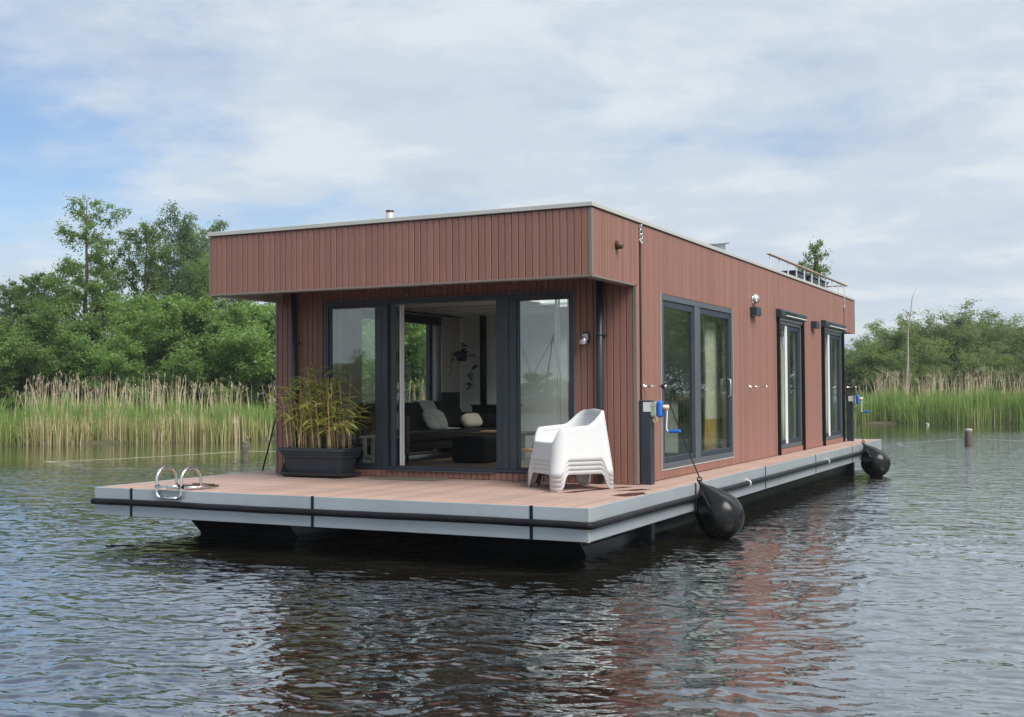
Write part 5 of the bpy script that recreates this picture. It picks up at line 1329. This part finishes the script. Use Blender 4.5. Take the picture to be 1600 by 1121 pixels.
#      key       seed  H  spread base n1 shape   up   per size flat leaf
proto('alder_a', 21, 9.5, 3.1, 0.12, 46, 'alder', 0.42, 34, 0.11, 0.7, 'leaf_alder', 'bark', 3, 0.72)
proto('alder_b', 33, 8.5, 2.6, 0.10, 44, 'alder', 0.55, 34, 0.11, 0.75, 'leaf_alder', 'bark', 3, 0.6)
proto('poplar',  47, 8.5, 2.1, 0.12, 42, 'round', 0.80, 34, 0.11, 0.9, 'leaf_poplar', 'bark_pale')
proto('bush_a',  52, 4.2, 2.3, 0.05, 26, 'dome', 0.60, 40, 0.115, 0.75, 'leaf_fresh')
proto('bush_b',  68, 4.0, 2.1, 0.04, 26, 'round', 0.55, 40, 0.115, 0.65, 'leaf_fresh')
proto('bush_c',  61, 4.4, 2.2, 0.04, 26, 'dome', 0.70, 38, 0.11, 0.7, 'leaf_alder')
proto('willow_a', 74, 6.5, 3.9, 0.03, 36, 'dome', 0.75, 46, 0.125, 0.85, 'leaf_willow', 'bark', 3, 0.3, 420)
proto('willow_b', 85, 6.2, 3.6, 0.03, 34, 'dome', 0.80, 46, 0.125, 0.85, 'leaf_willow', 'bark', 3, 0.3, 420)
proto('sapling', 93, 1.25, 0.62, 0.15, 11, 'spire', 0.8, 3.2, 0.085, 0.9, 'leaf_alder', 'bark', 2)
# (prototype, pixel-free ground spot x, y, height, label)
def spot(ang, dist):      # bearing left of north as seen from the jetty the picture was taken from, metres away
    w = math.radians(ang); return CAM.x-math.sin(w)*dist, CAM.y+math.cos(w)*dist
LT = [('alder_a', 46.5, 56, 10.4, 'tallest dark alder with an open thin top on the left bank', 0.4, 1.0), ('alder_b', 44.0, 57, 9.5, 'slim alder right of the tallest tree', 2.0, 0.85),
      ('poplar', 42.1, 60, 9.6, 'pale grey leaved tree just left of the roof corner', 0.5, 1.0), ('alder_b', 50.0, 60, 7.0, 'lower alder at the left edge of the picture', 4.0, 1.1),
      ('alder_a', 52.0, 56, 6.4, 'spreading alder on the far left margin', 1.2, 1.1), ('alder_b', 48.3, 59, 7.4, 'bushy alder left of the tallest tree', 5.0, 1.1), ('alder_a', 40.6, 57, 8.2, 'alder partly hidden by the roof corner', 3.1, 1.0), ('alder_b', 38.9, 58, 7.6, 'alder behind the left wall of the house', 0.3, 1.1),
      ('alder_a', 47.6, 61, 7.6, 'broad alder behind the tallest tree', 2.4, 1.2), ('alder_b', 42.9, 62, 7.6, 'alder behind the pale tree', 3.7, 1.2), ('alder_a', 41.2, 61, 7.8, 'leafy alder close to the roof corner', 5.6, 1.15), ('alder_a', 49.2, 62, 6.8, 'alder far back at the left', 0.9, 1.2),
      ('alder_b', 45.2, 60, 8.0, 'dense alder filling in between the two tall trees', 1.0, 1.1),
      ('bush_c', 50.2, 51.5, 4.0, 'round green bush behind the leftmost reeds', 0.0, 1.1), ('bush_c', 48.2, 52.5, 4.6, 'bush left below the tallest alder', 1.5, 1.1), ('bush_b', 45.9, 51.5, 3.2, 'bright green bush below the tallest alder', 3.0, 1.1),
      ('bush_b', 43.9, 51.5, 4.0, 'bright bush in the middle of the left bank', 4.4, 1.1), ('bush_a', 42.4, 52, 5.2, 'large bright green bush left of the house', 2.2, 1.1), ('bush_b', 40.8, 51.5, 4.5, 'bright bush partly hidden by the house corner', 0.9, 1.15), ('bush_a', 39.2, 52, 4.8, 'bush just behind the left house wall', 5.2, 1.1),
      ('bush_c', 52.3, 51, 4.0, 'green bush at the left picture border', 2.7, 1.1)]
for i, (k, an, di, H, lab, rz, wd) in enumerate(LT):
    x, y = spot(an, di); plant_tree(k, x, y, H, lab, 'shrub' if 'bush' in k else 'tree', 'shrub' if 'bush' in k else 'tree', 'trees on the left bank', rz, wd)
# the grove seen through the living room windows, and on behind the house
gl = [('bush_a', 37.4, 53, 5.2), ('alder_a', 36.2, 58, 8.5), ('bush_b', 35.2, 54, 5.0), ('alder_b', 33.8, 60, 8.0), ('bush_a', 32.8, 56, 5.0), ('alder_a', 31.4, 62, 8.2), ('bush_b', 30.2, 58, 5.0), ('alder_b', 28.6, 64, 7.6), ('bush_a', 27.0, 62, 4.8)]
for i, (k, an, di, H) in enumerate(gl):
    x, y = spot(an, di)
    plant_tree(k, x, y, H, 'green tree of the grove behind the house, seen only through its windows', 'shrub' if 'bush' in k else 'tree', 'shrub' if 'bush' in k else 'tree', 'grove behind the house', i*1.1, 1.15)
RT = [('willow_a', 9.6, 77, 4.0, 'low willow bush just right of the house stern', 0.3, 1.0), ('willow_b', 8.3, 76, 4.9, 'willow behind the dead trunk', 2.0, 1.0), ('willow_a', 6.6, 78, 5.2, 'tall rounded willow right of the dead trunk', 4.0, 0.95),
      ('willow_b', 4.9, 79, 5.5, 'highest willow in the middle of the right thicket', 1.0, 1.0), ('willow_a', 3.2, 78, 4.9, 'broad willow near the right picture edge', 5.0, 0.95), ('willow_b', 1.6, 77, 4.1, 'willow cut by the right picture edge', 3.0, 1.0),
      ('willow_b', 7.4, 73, 3.2, 'darker willow bush low in front of the thicket', 3.6, 0.9), ('willow_a', 4.2, 73, 3.4, 'low grey green willow bush behind the tallest reeds', 2.6, 0.9), ('willow_b', 2.3, 73, 3.2, 'small willow bush at the lower right', 0.8, 0.9), ('willow_a', 11.0, 80, 3.6, 'willow mostly hidden by the house stern', 1.7, 1.0)]
for (k, an, di, H, lab, rz, wd) in RT:
    x, y = spot(an, di); plant_tree(k, x, y, H, lab, 'willow_tree', 'tree', 'willows on the right bank', rz, wd*1.35)
for i, (an, di, H) in enumerate([(-0.5, 78, 4.2), (-3, 77, 7.6), (-6, 76, 7.0), (-9, 74, 8.0), (-12, 72, 8.6), (-15.5, 71, 8.8), (-19, 70, 9.2), (-22.5, 70, 9.0), (-26, 69, 9.4), (-30, 68, 9.0), (-35, 68, 9.2), (-40, 69, 9)]):
    x, y = spot(an, di); plant_tree(('willow_a', 'alder_a', 'willow_b', 'alder_b')[i % 4], x, y, H, 'tree on the right bank outside the view, mirrored in the side windows', 'tree', 'tree', 'trees mirrored in the side windows', i*1.9, 1.25)
# far tree line behind the photographer (window reflections only)
for i in range(16):
    x = -150+i*13+3*math.sin(i*5); plant_tree(('willow_a', 'bush_a', 'willow_b')[i % 3], x, -122-3*math.sin(i*2.3), 4.5+1.5*math.sin(i*1.7), 'distant tree on the opposite shore, mirrored in the front windows', 'tree', 'tree', 'trees on the opposite shore', i*0.9, 1.9)
# the bare trunk standing before the right thicket
t = thing('dead_tree', 'bare pale dead birch trunk before the right willows', 'tree', (-5.1, 58.6, WZ))
q = MB(); q.tube([(-5.1, 58.6, WZ), (-5.12, 58.6, 1.0), (-5.0, 58.6, 2.8), (-4.98, 58.6, 4.4), (-4.8, 58.6, 5.6), (-4.72, 58.6, 6.3), (-4.5, 58.6, 6.9)], [0.085, 0.078, 0.065, 0.045, 0.026, 0.018, 0.009], 8); q.build('trunk', 'bark_pale', t)
for pts in ([(-5.12, 58.6, 1.0), (-5.6, 58.5, 1.7), (-6.4, 58.4, 2.2), (-6.9, 58.4, 2.5)], [(-4.98, 58.6, 4.2), (-5.2, 58.6, 4.6), (-5.3, 58.6, 4.8)]):
    MB().tube(pts, [0.028, 0.02, 0.012, 0.008][:len(pts)], 6).build('branch', 'bark_pale', t)
# small tree in the last roof planter
plant_tree('sapling', -1.12, 15.85, 0.98, 'small leafy tree growing in the last roof planter', 'roof_tree', 'tree', None, 0.6, 1.0, 3.5)
plant_tree('sapling', -1.15, 16.35, 0.75, 'low leafy shrub at the stern end behind the roof railing', 'roof_shrub', 'shrub', None, 2.6, 1.2, 3.3)
for (y, r, lab) in ((14.5, 1.0, 'loose grey-green herb in the middle roof planter'),):
    plant_tree('sapling', -1.1, y, 0.42, lab, 'roof_herb', 'plant', None, r, 1.3, 3.5)

# ------------------------------------------------------------------ thin summer haze over the lake
hz = MB(); hz.box(-480, 480, -460, 480, -3.0, 12.0)
hm, hnt, hb_, ho_ = new_mat('haze'); hnt.nodes.remove(hb_)
pv = hnt.nodes.new('ShaderNodeVolumePrincipled'); pv.inputs['Color'].default_value = (0.90, 0.95, 1.0, 1); pv.inputs['Density'].default_value = 0.0005
pv.inputs['Anisotropy'].default_value = 0.2
hnt.links.new(pv.outputs[0], ho_.inputs['Volume'])
MATS['haze'] = hm
h_ = hz.build('haze', 'haze', None); h_['kind'] = 'stuff'
